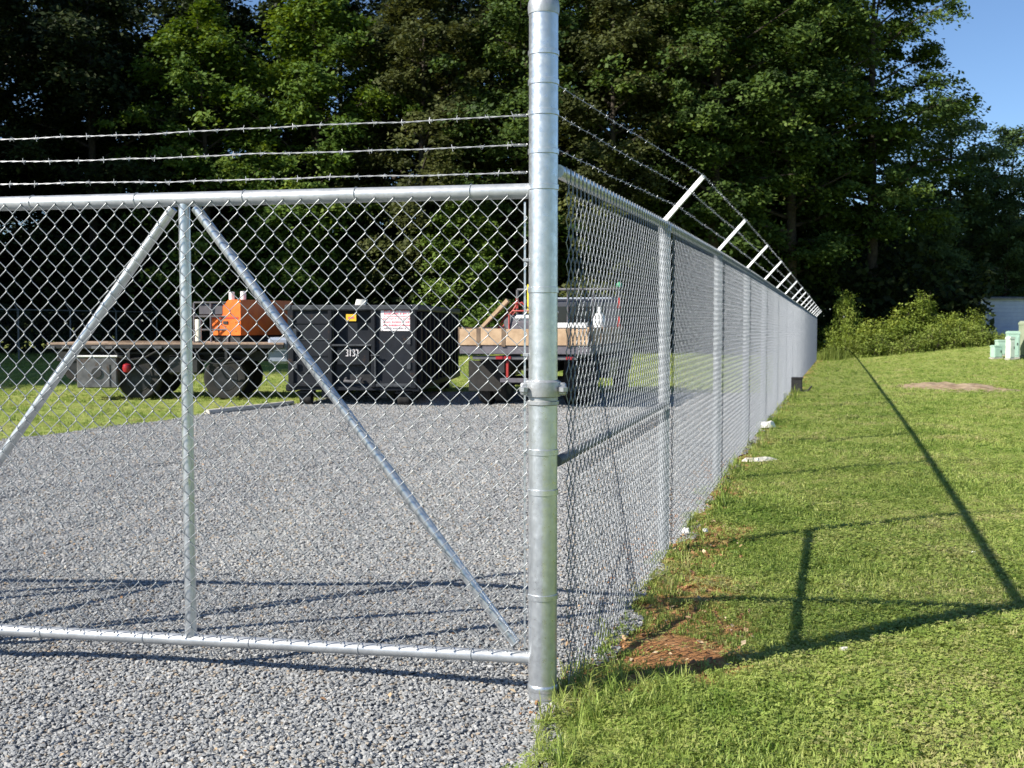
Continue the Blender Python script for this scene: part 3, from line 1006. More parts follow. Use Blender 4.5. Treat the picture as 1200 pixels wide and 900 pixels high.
# outward arm: pressed steel bracket, cap cup at the foot
arm_mb = MB()
A0, A1 = Vector((0.0, 0, FH + .025)), Vector((0.245, 0, FH + .30))
dA = (A1 - A0).normalized()
uA = dA.cross(Vector((0, 1, 0))).normalized()
nA = 6
sect = [(-.024, -.006), (-.017, .006), (.017, .006), (.024, -.006), (.015, .000), (-.015, .000)]
vv, ff = [], []
for i, t in enumerate((0.0, 1.0)):
    s = 1.0 - 0.30 * t
    for (a, b) in sect:
        vv.append(A0.lerp(A1, t) + Vector((0, 1, 0)) * a * s + uA * b * 2.3)
for j in range(6):
    j2 = (j + 1) % 6
    ff.append((j, j2, 6 + j2, 6 + j))
ff += [(0, 1, 2, 3, 4, 5), (11, 10, 9, 8, 7, 6)]
arm_mb._add(vv, ff)
arm_mb.tube([(A1.x - .004, -.02, A1.z - .004), (A1.x - .004, .02, A1.z - .004)], .009, 6)
arm0 = arm_mb.build('barb_arm', M['arm'], None, True)
COL.objects.unlink(arm0)
cap0 = MB().lathe((0, 0, FH - .055), [(.039, 0), (.041, .01), (.041, .05), (.03, .075), (.010, .09)], 16).build('post_cap', M['cast'], None, True)
COL.objects.unlink(cap0)
fna = math.atan2(FN.y, FN.x)
for k, s in enumerate(stations[1:]):
    p = bpy.data.objects.new('line_post', post0.data)
    COL.objects.link(p)
    p.parent = fence
    p.location = s
    jit = random.Random(900 + k)
    p.rotation_euler = (jit.uniform(-.004, .004), jit.uniform(-.004, .004), fna)
    c = bpy.data.objects.new('post_cap', cap0.data)
    COL.objects.link(c)
    c.parent = p
    a = bpy.data.objects.new('barb_arm', arm0.data)
    COL.objects.link(a)
    a.parent = p
    a.rotation_euler.z = jit.uniform(-.05, .05)
# top rail: one length of pipe per bay
for k in range(16):
    a, b = stations[k], stations[k + 1]
    n_ = FN * 0.0
    za = Vector((0, 0, FH))
    p = MB().tube([a + za + (FD * .05 if k == 0 else Vector()), b + za], .027, 14).build('top_rail', M['galv'], fence, True)
pipe('brace_rail', tuple(stations[0] + Vector((0, 0, .955)) + FD * .05), tuple(stations[1] + Vector((0, 0, .955))), .0215, M['shaded_post'], fence)  # dark steel colour stands in for the shade on this side
mesh_bay = None
for k in range(16):
    a, b = stations[k], stations[k + 1]
    L = (Vector((b.x - a.x, b.y - a.y, 0))).length
    if k == 0:
        me = chain_link(L - .035, 0.03, FH - .02, 0.072, 0.086, 0.0044, 4, 0.03)
    elif mesh_bay is None:
        mesh_bay = chain_link(L + .012, 0.03, FH - .02, 0.072, 0.086, 0.0040, 4, 0.03)
        me = mesh_bay
    else:
        me = mesh_bay
    o = add_obj('chain_link_mesh', me, fence)
    slope = math.atan2(b.z - a.z, L)
    o.matrix_world = Matrix.Translation(a + FN * .045 + (FD * .035 if k == 0 else Vector())) @ Matrix.Rotation(math.atan2(FD.y, FD.x), 4, 'Z') @ Matrix.Rotation(-slope, 4, 'Y')
    o['kind'] = 'stuff'
# bolts and ties on the nearest posts' band
for k in range(1, 7):
    for zz in (0.35, 0.8, 1.25, 1.7, 1.98):
        mb = MB()
        c = stations[k]
        ring = []
        for i in range(13):
            t = i * 6.2832 / 12
            ring.append(c + FN * (.004 + .046 * math.cos(t)) + FD * .040 * math.sin(t) + Vector((0, 0, zz + .006 * math.sin(t))))
        mb.tube(ring, .0019, 4, False)
        mb.build('tie_wire', M['wire'], fence, True)
# three barbed wires: from the gate post to the first arm, then arm to arm
for i, (fr, zp) in enumerate(((0.97, 2.44), (0.63, 2.325), (0.30, 2.19))):
    pts = []
    a = POST + Vector((.045, .045, zp))
    prev = a
    for k, s in enumerate(stations[1:]):
        off = A0.lerp(A1, fr)
        q = s + FN * off.x + Vector((0, 0, off.z + .012))
        seg = barbed_points(prev, q, 0.006, 0.002, 200 + i * 20 + k, 34 if k < 5 else 8)
        pts += seg if not pts else seg[1:]
        prev = q
    mb_pts = pts
    barbed_wire('barbed_wire', mb_pts, fence, 90 + i, strand=.0012, barb=.012, sides=3, twist=.07, mat='wire')

# ------------------------------------------------------------------ far side fence of the yard (in the shade, at the left)
sf = thing('chain_link_fence', 'far chain-link fence in deep shade behind the flatbed trailer', 'fence', (0, 0, 0))
bx = lambda y: -20.36 + SLOPE * (y - 45.8)
SY = [39.6 + 3.1 * k for k in range(6)]
shaded_post, shaded_arm, shaded_cap = post0.data.copy(), arm0.data.copy(), cap0.data.copy()
for m_ in (shaded_post, shaded_arm, shaded_cap):
    m_.materials[0] = M['shaded_post']
for k, y in enumerate(SY):
    p = bpy.data.objects.new('line_post', shaded_post)
    COL.objects.link(p)
    p.parent = sf
    p.location = (bx(y), y, 0)
    p.rotation_euler.z = fna + math.pi
    c = bpy.data.objects.new('post_cap', shaded_cap)
    COL.objects.link(c)
    c.parent = p
    a = bpy.data.objects.new('barb_arm', shaded_arm)
    COL.objects.link(a)
    a.parent = p
far_bay = chain_link(3.235, 0.03, FH - .02, 0.10, 0.12, 0.0026, 3, 0.02)
far_bay.materials[0] = M['shaded_wire']
for k in range(5):
    a, b = Vector((bx(SY[k]), SY[k], 0)), Vector((bx(SY[k + 1]), SY[k + 1], 0))
    MB().tube([a + Vector((0, 0, FH)), b + Vector((0, 0, FH))], .027, 8).build('top_rail', M['shaded_post'], sf, True)
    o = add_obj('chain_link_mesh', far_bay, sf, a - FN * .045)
    o.rotation_euler.z = math.atan2(FD.y, FD.x)
    o['kind'] = 'stuff'

# ------------------------------------------------------------------ wheels
def make_wheel(parent, loc, axis, r=0.44, w=0.26, name='wheel'):
    """a tyre with shoulder and tread grooves; the rim is its child. axis: unit vector along the axle"""
    ax = Vector(axis).normalized()
    q = Vector((0, 0, 1)).rotation_difference(ax)
    n = 28
    mb = MB()
    mb.lathe((0, 0, 0), [(r * .60, -w * .42), (r * .78, -w * .5), (r * .93, -w * .47), (r * .985, -w * .36), (r, -w * .2), (r * .985, -w * .03), (r * .985, w * .03), (r, w * .2), (r * .985, w * .36), (r * .93, w * .47), (r * .78, w * .5), (r * .60, w * .42)], n)
    o = mb.build(name, M['rubber'], parent, True, loc)
    o.rotation_mode = 'QUATERNION'
    o.rotation_quaternion = q
    rm = MB()
    for s in (-1, 1):
        prof = [(r * .60, s * w * .44), (r * .57, s * w * .46), (r * .50, s * w * .30), (r * .30, s * w * .22), (r * .22, s * w * .34), (r * .10, s * w * .40)]
        rm.lathe((0, 0, 0), prof if s > 0 else prof[::-1], 20)
        for j in range(6):
            a = j * math.pi / 3
            rm.tube([(r * .38 * math.cos(a), r * .38 * math.sin(a), s * w * .22), (r * .38 * math.cos(a), r * .38 * math.sin(a), s * w * .34)], r * .03, 6)
    rm.build('rim', M['rim'], o, True)
    return o

# ------------------------------------------------------------------ flatbed trailer at the left (local x along its length, y away)
TR = Vector((-9.12, 21.75, 0))
tr = thing('flatbed_trailer', 'low flatbed trailer with thin wooden deck parked on grass at the left', 'trailer', TR, math.radians(1.5))
mb = MB()
for k in range(7):
    MB().box((2.31, 0.16 + k * .29, 1.118), (4.62, 0.275, 0.040), 0, .004).build('deck_plank', M['deck_wood'], tr)
MB().box((2.31, 0.0, 1.060), (4.62, .05, .070), 0, .006).build('side_rail', M['dark_steel'], tr)
MB().box((2.31, 2.06, 1.060), (4.62, .05, .070), 0, .006).build('side_rail', M['dark_steel'], tr)
for y in (.55, 1.5):
    MB().box((2.45, y, .86), (4.9, .09, .20), 0, .006).build('chassis_beam', M['dark_steel'], tr)
for k in range(6):
    MB().box((.25 + k * .82, 1.03, 1.0), (.07, 2.0, .08)).build('cross_member', M['dark_steel'], tr)
for x in (.10, .38, .95, 1.22, 2.18):
    MB().box((x, -.036, 1.045), (.14, .018, .050), 0, .004).build('rail_marker', M['steel_box'], tr)
tbx = MB().box((.98, .20, .55), (.78, .50, .60), 0, .02).build('toolbox', M['steel_box'], tr)
MB().box((.98, .20, .873), (.82, .54, .035), 0, .008).build('lid', M['white_pipe'], tbx)  # white colour stands in for sunlight on the grey box top
MB().tube([(.98, -.055, .55), (.98, -.075, .55)], .10, 14).build('latch', M['black_plastic'], tbx, True)
MB().box((1.23, -.056, .50), (.02, .012, .42)).build('strap', M['black_plastic'], tbx)
MB().lathe((1.56, -.03, .64), [(.02, -.09), (.07, -.07), (.088, 0), (.07, .07), (.02, .09)], 14).build('marker_lamp', M['red_lens'], tr, True)
for x in (1.72, 3.42):
    for y in (.28, 1.80):
        make_wheel(tr, (x, y, .43), (0, 1, 0), .43, .24)
    MB().box((x, .28, .93), (.98, .28, .02)).build('mudguard', M['dark_steel'], tr)
MB().tube([(1.72, .2, .43), (1.72, 1.9, .43)], .05, 8).build('axle', M['dark_steel'], tr)
MB().tube([(3.42, .2, .43), (3.42, 1.9, .43)], .05, 8).build('axle', M['dark_steel'], tr)
MB().box((2.62, .34, .70), (.62, .44, .38), 0, .04).build('battery_box', M['black_plastic'], tr)
sp = make_wheel(tr, (.42, .62, .66), (0, 1, 0), .33, .20, 'spare_wheel')
MB().tube([(1.30, -.03, 1.02), (1.42, -.05, .86), (1.62, -.05, .80), (1.90, -.05, .84), (2.20, -.04, 1.0)], .016, 6).build('air_hose', M['black_plastic'], tr, True)
MB().tube([(2.9, -.03, 1.02), (3.0, -.05, .80), (3.3, -.05, .72), (3.8, -.05, .78), (4.1, -.04, 1.0)], .014, 6).build('air_hose', M['black_plastic'], tr, True)
for x in (.55, 1.6, 2.75, 3.5):
    MB().box((x, -.040, .93), (.05, .012, .24)).build('tie_strap', M['black_plastic'], tr)
    MB().tube([(x - .05, -.045, 1.0), (x + .05, -.045, 1.0)], .014, 6).build('strap_winch', M['steel_box'], tr)
MB().tube([(1.1, .3, 1.145), (1.5, .22, 1.155), (2.0, .36, 1.15), (2.4, .2, 1.15), (2.75, .3, 1.145)], .018, 6).build('rope', M['wood_dark'], tr, True)
MB().box((4.50, .40, .98), (.42, .62, .52), 0, .05).build('fuel_tank', M['blue_grey'], tr)
MB().box((5.2, 1.03, .84), (1.3, .10, .12)).build('drawbar', M['dark_steel'], tr)
MB().tube([(5.6, 1.03, .84), (5.6, 1.03, .05)], .035, 8).build('jack_leg', M['dark_steel'], tr)

# orange machine standing corner-on on the deck
al = math.radians(27)
eu = Vector((math.cos(al), -math.sin(al), 0))
ev = Vector((math.sin(al), math.cos(al), 0))
om = thing('orange_machine', 'bright orange sheet metal hopper with sloping top on the trailer deck', 'machine', (-6.16, 22.72, 1.138))
poly = [(0, .14), (.78, .14), (.78, .86), (.48, .86), (0, .52)]
body = MB().prism(poly, (0, 0, 0), eu, (0, 0, 1), ev * 1.65).build('body', M['orange'], om)
MB().prism([(.05, 0), (.72, 0), (.72, .138), (.05, .138)], ev * .05, eu, (0, 0, 1), ev * 1.5).build('base_frame', M['dark_steel'], om)
MB().prism([(.05, .475), (.73, .475), (.73, .505), (.05, .505)], -ev * .006, eu, (0, 0, 1), ev * .005).build('seam', M['red_paint'], om)
for (a, b) in ((.12, .40), (.40, .32), (.66, .40), (.20, .22), (.66, .22)):
    MB().tube([eu * a + Vector((0, 0, b)) - ev * .008, eu * a + Vector((0, 0, b)) + ev * .002], .011, 6).build('bolt_head', M['dark_steel'], om)
MB().box(tuple(eu * .40 + Vector((0, 0, .395)) - ev * .012), (.12, .014, .06), -al).build('handle', M['dark_steel'], om)
for (a, b, z0, h_) in ((.30, .30, .72, .30), (.56, .35, .86, .17)):
    c = eu * a + ev * b
    MB().lathe((c.x, c.y, z0), [(.058, -.05), (.058, h_), (.048, h_ + .004), (.048, h_ - .1)], 16).build('exhaust_pipe', M['white_pipe'], om, True)
# pale post and a small grey frame beside it
vp = thing('marker_post', 'short cream upright post on the trailer deck next to the orange machine', 'post', (-6.20, 21.95, 1.138))
MB().lathe((0, 0, 0), [(.062, 0), (.062, .44), (.05, .46)], 14).build('pole', M['cream'], vp, True)
MB().lathe((0, 0, 0), [(.10, 0), (.10, .02), (.063, .03)], 14).build('foot', M['dark_steel'], vp, True)
fr = thing('equipment_rack', 'dark grey open steel rack behind the cream post on the trailer', 'rack', (-6.45, 22.55, 1.138))
for x in (0, .34, .68):
    MB().tube([(x, 0, 0), (x, 0, .80)], .022, 8).build('upright', M['bed_steel'], fr, True)
for z in (.25, .52, .80):
    MB().tube([(0, .0, z), (.68, .0, z)], .020, 8).build('crossbar', M['steel_box'], fr, True)
MB().box((.34, .10, .66), (.5, .16, .22), 0, .02).build('engine_block', M['bed_steel'], fr)

# ------------------------------------------------------------------ roll-off dumpster (local x across its end, y along its length)
DU = thing('dumpster', 'big dark roll-off dumpster with a white and red notice on its end', 'dumpster', (-2.93, 20.35, 0), math.radians(-4.4))
DW, DL, DT = 2.36, 6.0, 1.80
MB().box((0, DL / 2, .32), (DW - .06, DL, .06)).build('floor_plate', M['black_paint'], DU)
for s in (-1, 1):
    MB().box((s * (DW / 2 - .04), DL / 2, 1.06), (.05, DL - .02, 1.42)).build('side_wall', M['black_paint'], DU)
    for k in range(11):
        MB().box((s * (DW / 2 + .025), .30 + k * .54, 1.05), (.078, .11, 1.36), 0, .012).build('side_rib', M['black_rib'], DU)
    MB().box((s * (DW / 2 + .0), DL / 2, DT + .005), (.13, DL + .1, .11), 0, .02).build('top_rail', M['worn_edge'], DU)
    MB().box((s * (DW / 2 - .0), DL / 2, .33), (.14, DL + .04, .13), 0, .02).build('sill_rail', M['black_rib'], DU)
    MB().box((s * .55, DL / 2, .22), (.12, DL - .2, .15), 0, .01).build('skid_rail', M['dark_steel'], DU)
for s in (-1, 1):
    for y in (.22, 5.6):
        make_wheel(DU, (s * .92, y, .13), (1, 0, 0), .13, .22, 'roller')
        MB().box((s * .92, y, .245), (.30, .26, .05), 0, .01).build('roller_bracket', M['dark_steel'], DU)
# the end that faces the gate: two outer panels, recessed middle with the pulling hook
for s in (-1, 1):
    MB().box((s * .80, .02, 1.06), (.76, .05, 1.42), 0, .008).build('end_panel', M['black_paint'], DU)
    MB().box((s * (DW / 2 - .045), -.012, 1.05), (.12, .07, 1.46), 0, .02).build('corner_post', M['black_rib'], DU)
    MB().box((s * .40, -.02, 1.05), (.08, .075, 1.42), 0, .015).build('end_stiffener', M['black_rib'], DU)
MB().box((0, .14, 1.3), (.74, .05, .96)).build('recess_panel', M['black_paint'], DU)
MB().box((0, .05, 1.115), (.74, .22, .035), 0, .008).build('ledge', M['worn_edge'], DU)
MB().box((0, -.005, DT + .002), (DW - .14, .12, .10), 0, .02).build('end_top_rail', M['worn_edge'], DU)
MB().box((.72, -.014, .385), (.80, .06, .06), 0, .01).build('bumper_bar', M['worn_edge'], DU)
MB().box((-.72, -.014, .385), (.80, .06, .06), 0, .01).build('bumper_bar', M['black_rib'], DU)
MB().box((0, .16, .60), (.70, .05, .40), 0, .01).build('hook_plate', M['dark_steel'], DU)
MB().tube([(-.14, .1, .50), (-.14, -.02, .46), (0, -.06, .45), (.14, -.02, .46), (.14, .1, .50)], .028, 8).build('pull_hook', M['steel_box'], DU, True)
MB().box((.02, .012, .92), (.60, .03, .33), 0, .01).build('number_panel', M['black_rib'], DU)
MB().box((-.015, -.005, 1.62), (.19, .010, .125), 0, .002).build('sticker', M['sticker'], DU)
MB().box((-.015, -.0125, 1.62), (.11, .003, .03), 0).build('sticker_print', M['sign_red'], DU)

def seg_digits(text, x0, z0, w, h, gap, t, y, name, mat, parent):
    """blocky painted numerals"""
    S = {'0': 'abcdef', '1': 'bc', '2': 'abged', '3': 'abgcd', '4': 'fgbc', '5': 'afgcd', '6': 'afgedc', '7': 'abc', '8': 'abcdefg', '9': 'abcdfg'}
    for i, ch in enumerate(text):
        mb = MB()
        x = x0 + i * (w + gap)
        seg = {'a': ((x + w / 2, z0 + h - t / 2), (w, t)), 'g': ((x + w / 2, z0 + h / 2), (w - t * 2.02, t)), 'd': ((x + w / 2, z0 + t / 2), (w, t)),
               'f': ((x + t / 2, z0 + h * .75), (t, h / 2 - t * 1.02)), 'b': ((x + w - t / 2, z0 + h * .75), (t, h / 2 - t * 1.02)),
               'e': ((x + t / 2, z0 + h * .25), (t, h / 2 - t * 1.02)), 'c': ((x + w - t / 2, z0 + h * .25), (t, h / 2 - t * 1.02))}
        if ch == '1':
            seg['b'] = ((x + w / 2, z0 + h * .75), (t, h / 2))
            seg['c'] = ((x + w / 2, z0 + h * .25), (t, h / 2 - .0005))
        if ch in '37':
            seg['b'] = ((x + w - t / 2, z0 + h * .75), (t, h / 2 - t * 1.02))
            seg['c'] = ((x + w - t / 2, z0 + h * .25 ), (t, h / 2 - t * 1.02)) if ch == '3' else ((x + w - t / 2, z0 + h * .25 + t * .5), (t, h / 2 + t * .9))
        for s in S[ch]:
            (cx_, cz_), (sw, sh) = seg[s]
            mb.box((cx_, y, cz_), (sw, .006, sh))
        mb.build(name, mat, parent)
seg_digits('3137', -.120, .915, .046, .125, .016, .014, -.0065, 'numeral', M['sign_white'], DU)

sg = MB().box((.825, -.012, 1.615), (.575, .012, .475), math.radians(0), .003).build('notice', M['sign_white'], DU)
r = random.Random(77)
row_z = [(1.80, .030, M['sign_red'], 3), (1.745, .038, M['sign_red'], 9), (1.692, .034, M['sign_red'], 10), (1.640, .020, M['sign_red'], 12), (1.598, .022, M['sign_red'], 11), (1.540, .030, M['sign_red'], 10), (1.480, .034, M['sign_red'], 10), (1.425, .036, M['sign_grey'], 9)]
for (z, hgt, mt, cnt) in row_z:
    mb = MB()
    x = .825 - .245
    end = .825 + .245
    if cnt == 3:
        x, end = .70, .96
    while x < end - .012:
        wd = r.uniform(.010, .028)
        if r.random() < .16:
            x += .018
            continue
        wd = min(wd, end - x)
        mb.box((x + wd / 2, -.0185, z + r.uniform(-.002, .002)), (wd, .002, hgt * r.uniform(.6, 1.0)))
        x += wd + .007
    mb.build('print_line', mt, sg)
for (a, b) in ((-.27, .22), (.27, .22), (-.27, -.22), (.27, -.22)):
    MB().tube([(.825 + a, -.016, 1.615 + b), (.825 + a, -.026, 1.615 + b)], .008, 6).build('screw', M['steel_box'], sg)
for z in (.62, .92, 1.22, 1.52):
    MB().box((-.80, -.012, z), (.70, .014, .02)).build('panel_seam', M['worn_edge'] if z == 1.22 else M['black_rib'], DU)
for (x, z) in ((-1.05, .75), (-1.05, 1.35), (1.06, .75), (1.06, 1.2)):
    MB().box((x, -.055, z), (.07, .03, .14), 0, .008).build('hinge_plate', M['worn_edge'], DU)
MB().tube([(.44, -.06, .55), (.44, -.07, .95)], .016, 8).build('latch_bar', M['worn_edge'], DU, True)
MB().tube([(.36, -.07, .93), (.52, -.07, .93)], .014, 8).build('latch_handle', M['worn_edge'], DU, True)
bag = MB()
r = random.Random(3)
pts = [(.10 * math.cos(a) * r.uniform(.7, 1.2), .07 * math.sin(a) * r.uniform(.7, 1.2), z) for z in (0, .05, .10) for a in [i * 6.2832 / 9 for i in range(9)]]
fs_ = [(k * 9 + i, k * 9 + (i + 1) % 9, (k + 1) * 9 + (i + 1) % 9, (k + 1) * 9 + i) for k in range(2) for i in range(9)] + [tuple(range(8, -1, -1)), tuple(range(18, 27))]
bag._add(pts, fs_)
tag(bag.build('rag', M['paper'], None, True, (-2.76, 20.36, 1.853)), 'small crumpled pale rag lying on the top rim of the dumpster', 'rag')

# ------------------------------------------------------------------ dump-bed truck with raw pine sideboards (local x right, y forward)
TK = thing('flatbed_truck', 'work truck with raw pine sideboards parked behind the gate post, tail towards the gate', 'truck', (0.20, 19.55, 0), math.radians(-13.5))
W2 = 1.17
bed = MB().box((0, 2.1, 1.045), (2 * W2, 4.2, .15), 0, .01).build('bed_frame', M['bed_steel'], TK)
for (x0, x1, dz) in ((-1.16, -.83, .0), (-.80, -.37, .004), (-.34, .30, -.003), (.33, .80, .003), (.83, 1.16, .0)):
    MB().box(((x0 + x1) / 2, .0, 1.272 + dz), (x1 - x0, .045, .292), 0, .006).build('sideboard', M['wood'], TK)
for x in (-.815, -.355, .315, .815):
    MB().box((x, -.014, 1.265), (.075, .034, .33), 0, .005).build('stake', M['wood_dark'], TK)
for s in (-1, 1):
    for k in range(3):
        MB().box((s * (W2 - .03), .72 + k * 1.37, 1.285), (.045, 1.32, .32), 0, .006).build('sideboard', M['wood'], TK)
    for k in range(4):
        MB().box((s * (W2 + .012), .06 + k * 1.36, 1.26), (.036, .08, .38), 0, .005).build('stake', M['wood_dark'], TK)
# rear end under the bed
MB().box((0, .10, .905), (1.9, .08, .07), 0, .01).build('light_bar', M['steel_box'], TK)
for x in (-.45, -.30, .30, .45, .82):
    MB().box((x, .052, .905), (.13, .02, .055), 0, .006).build('tail_lamp', M['red_lens'], TK)
MB().box((-.32, .14, .70), (.045, .05, .30), 0, .006).build('hitch_post', M['red_paint'], TK)
MB().box((.05, .14, .50), (1.0, .08, .08), 0, .01).build('bumper', M['bed_steel'], TK)
for s in (-1, 1):
    MB().box((s * .42, 3.2, .74), (.10, 6.2, .20)).build('chassis_beam', M['dark_steel'], TK)
    for dx in (.10, -.20):
        make_wheel(TK, (s * (.86 + dx), 1.25, .45), (1, 0, 0), .45, .25)
    make_wheel(TK, (s * .98, 5.35, .45), (1, 0, 0), .45, .26)
    MB().box((s * .90, .74, .55), (.62, .015, .56), 0, 0).build('mud_flap', M['rubber'], TK)
    MB().box((s * 1.02, 3.0, .66), (.30, 1.3, .42), 0, .03).build('side_toolbox', M['truck_grey'], TK)
MB().tube([(-1.0, 1.25, .45), (1.0, 1.25, .45)], .09, 10).build('axle', M['dark_steel'], TK)
# cab and nose
cab_prof = [(4.35, .55), (6.9, .55), (7.05, .75), (7.05, 1.02), (6.9, 1.14), (5.95, 1.22), (5.45, 1.92), (5.25, 2.02), (4.5, 2.04), (4.38, 1.95)]
MB().prism(cab_prof, (-1.02, 0, 0), (0, 1, 0), (0, 0, 1), (2.04, 0, 0)).build('cab', M['truck_grey'], TK)
MB().box((0, 4.9, 2.050), (1.86, .86, .05), 0, .02).build('cab_roof', M['cab_skylit'], TK)
MB().box((0, 4.352, 1.70), (1.5, .02, .36)).build('rear_window', M['glass'], TK)
for s in (-1, 1):
    MB().prism([(4.55, 1.32), (5.72, 1.32), (5.38, 1.86), (4.55, 1.88)], (s * 1.024 - (.006 if s > 0 else 0), 0, 0), (0, 1, 0), (0, 0, 1), (.006, 0, 0)).build('side_window', M['glass'], TK)
    MB().box((s * 1.03, 4.75, 1.12), (.02, .14, .035), 0, .004).build('door_handle', M['steel_box'], TK)
    MB().box((s * 1.22, 5.75, 1.50), (.16, .07, .30), 0, .02).build('wing_mirror', M['truck_grey'], TK)
    MB().box((s * .78, 7.06, .92), (.26, .03, .16), 0, .01).build('headlight', M['glass'], TK)
    fd = MB()
    arc = [(5.35 + .56 * math.cos(a), .48 + .56 * math.sin(a)) for a in [math.pi * i / 10 for i in range(11)]]
    for p, q in zip(arc[:-1], arc[1:]):
        fd.prism([(p[0], p[1]), (q[0], q[1]), (5.35 + (q[0] - 5.35) * .9, .48 + (q[1] - .48) * .9), (5.35 + (p[0] - 5.35) * .9, .48 + (p[1] - .48) * .9)], (s * 1.05 - (.09 if s < 0 else .06), 0, 0), (0, 1, 0), (0, 0, 1), (.15, 0, 0))
    fd.build('wheel_arch', M['dark_steel'], TK)
MB().box((0, 7.10, .60), (2.0, .12, .18), 0, .03).build('front_bumper', M['steel_box'], TK)
# guard behind the cab
rk = MB()
for x in (-1.10, 1.10):
    rk.tube([(x, 4.22, 1.1), (x, 4.22, 2.24)], .028, 8)
rk.tube([(-1.10, 4.22, 2.24), (1.10, 4.22, 2.24)], .028, 8)
rk.build('cab_guard', M['steel_box'], TK, True)
for x in (-.55, 0, .55):
    MB().tube([(x, 4.22, 1.1), (x, 4.22, 2.21)], .02, 6).build('guard_bar', M['bed_steel'], TK, True)
for s in (-1, 1):
    for z in (1.55, 1.95):
        MB().box((s * 1.10, 4.18, z), (.05, .02, .22)).build('reflector', M['red_paint'], TK)
MB().lathe((1.10, 4.22, 2.27), [(.03, 0), (.06, .01), (.06, .08), (.04, .11), (.01, .12)], 12).build('beacon', M['green_plastic'], TK, True)

# load on the bed, each piece a thing of its own
def on_truck(x, y, z):
    return TKm @ Vector((x, y, z))
TKm = Matrix.Translation((0.20, 19.55, 0)) @ Matrix.Rotation(math.radians(-13.5), 4, 'Z')
t = thing('lumber_board', 'sawn pine board leaning up over the tailboard of the truck', 'board', on_truck(-.98, .35, 1.12), math.radians(-13.5))
MB().prism([(0, 0), (.05, -.02), (.62, .55), (.58, .60)], (0, 0, .24), (1, 0, 0), (0, 0, 1), (0, .14, 0)).build('plank', M['wood'], t)
t = thing('hand_truck', 'red tubular hand truck lying in the load above the tailboard', 'hand truck', on_truck(-.50, .55, 1.12), math.radians(-13.5))
MB().tube([(-.10, 0, .30), (.06, .0, .56), (.18, 0, .74), (.28, 0, .78), (.34, 0, .72)], .016, 8).build('frame', M['red_paint'], t, True)
MB().tube([(-.10, .3, .30), (.06, .3, .56), (.18, .3, .74), (.28, .3, .78), (.34, .3, .72)], .016, 8).build('frame', M['red_paint'], t, True)
for (a, b) in ((-.08, .33), (.06, .56), (.2, .755)):
    MB().tube([(a, 0, b), (a, .3, b)], .02, 8).build('crossbar', M['red_paint'], t, True)
w_ = MB().lathe((0, 0, 0), [(.03, -.04), (.13, -.045), (.15, -.03), (.15, .03), (.13, .045), (.03, .04)], 18).build('wheel', M['steel_box'], t, True, (.18, -.06, .40))
w_.rotation_euler.x = math.radians(80)
t = thing('generator', 'small red framed power tool with a pale tank in the truck load', 'power tool', on_truck(-.10, .42, 1.12), math.radians(-13.5))
MB().box((0, .15, .34), (.42, .3, .20), 0, .03).build('engine', M['bed_steel'], t)
MB().box((.0, .15, .50), (.36, .26, .12), 0, .05).build('tank', M['white_plastic'], t)
for s in (0, .3):
    MB().tube([(-.26, s, .0), (-.26, s, .56), (-.2, s, .62), (.2, s, .62), (.26, s, .56), (.26, s, 0)], .014, 8).build('frame_hoop', M['red_paint'], t, True)
t = thing('level_staff', 'upright yellow plastic strip standing in the truck load beside the gate post', 'strip', on_truck(-.075, .9, 1.12), math.radians(-13.5))
MB().box((0, 0, .60), (.115, .03, 1.02), 0, .008).build('blade', M['yellow'], t)
MB().box((0, 0, .04), (.18, .10, .08), 0, .01).build('foot', M['dark_steel'], t)
t = thing('chest', 'white lidded plastic chest in the truck load beside the yellow strip', 'chest', on_truck(.26, .62, 1.12), math.radians(-13.5))
MB().box((0, 0, .28), (.40, .34, .56), 0, .03).build('tub', M['white_plastic'], t)
MB().box((0, 0, .60), (.43, .37, .07), 0, .02).build('lid', M['white_plastic'], t)
t = thing('jug', 'white plastic jug standing on the right side of the truck bed', 'jug', on_truck(1.0, 2.2, 1.12), 0)
MB().lathe((0, 0, 0), [(.10, 0), (.115, .02), (.115, .48), (.09, .56), (.04, .62), (.04, .66)], 14).build('bottle', M['white_plastic'], t, True)
MB().lathe((0, 0, .66), [(.048, 0), (.048, .05), (.04, .055)], 12).build('cap', M['white_plastic'], t, True)
t = thing('white_board', 'long white painted plank laid along the right edge of the truck bed', 'plank', on_truck(.80, .12, 1.43), math.radians(-13.5))
MB().box((0, 0, .05), (.64, .12, .09), 0, .008).build('plank', M['white_plastic'], t)

# ------------------------------------------------------------------ pale log along the stone edge
lg = thing('edging_log', 'pale weathered pole lying along the edge between grass and stone', 'pole', (-5.02, 18.2, 0))
pth = [Vector((0, 0, .045)), Vector((.32, .78, .05)), Vector((.66, 1.58, .047)), Vector((.95, 2.35, .05))]
MB().tube(pth, [.055, .05, .046, .038], 10).build('shaft', M['log'], lg, True)
for (t_, a) in ((.3, 1), (1.2, -1)):
    q = pth[0].lerp(pth[-1], t_ / 2.4)
    MB().tube([q + Vector((0, 0, .02)), q + Vector((.05 * a, -.02, .085))], [.018, .012], 6).build('branch_stub', M['log'], lg, True)

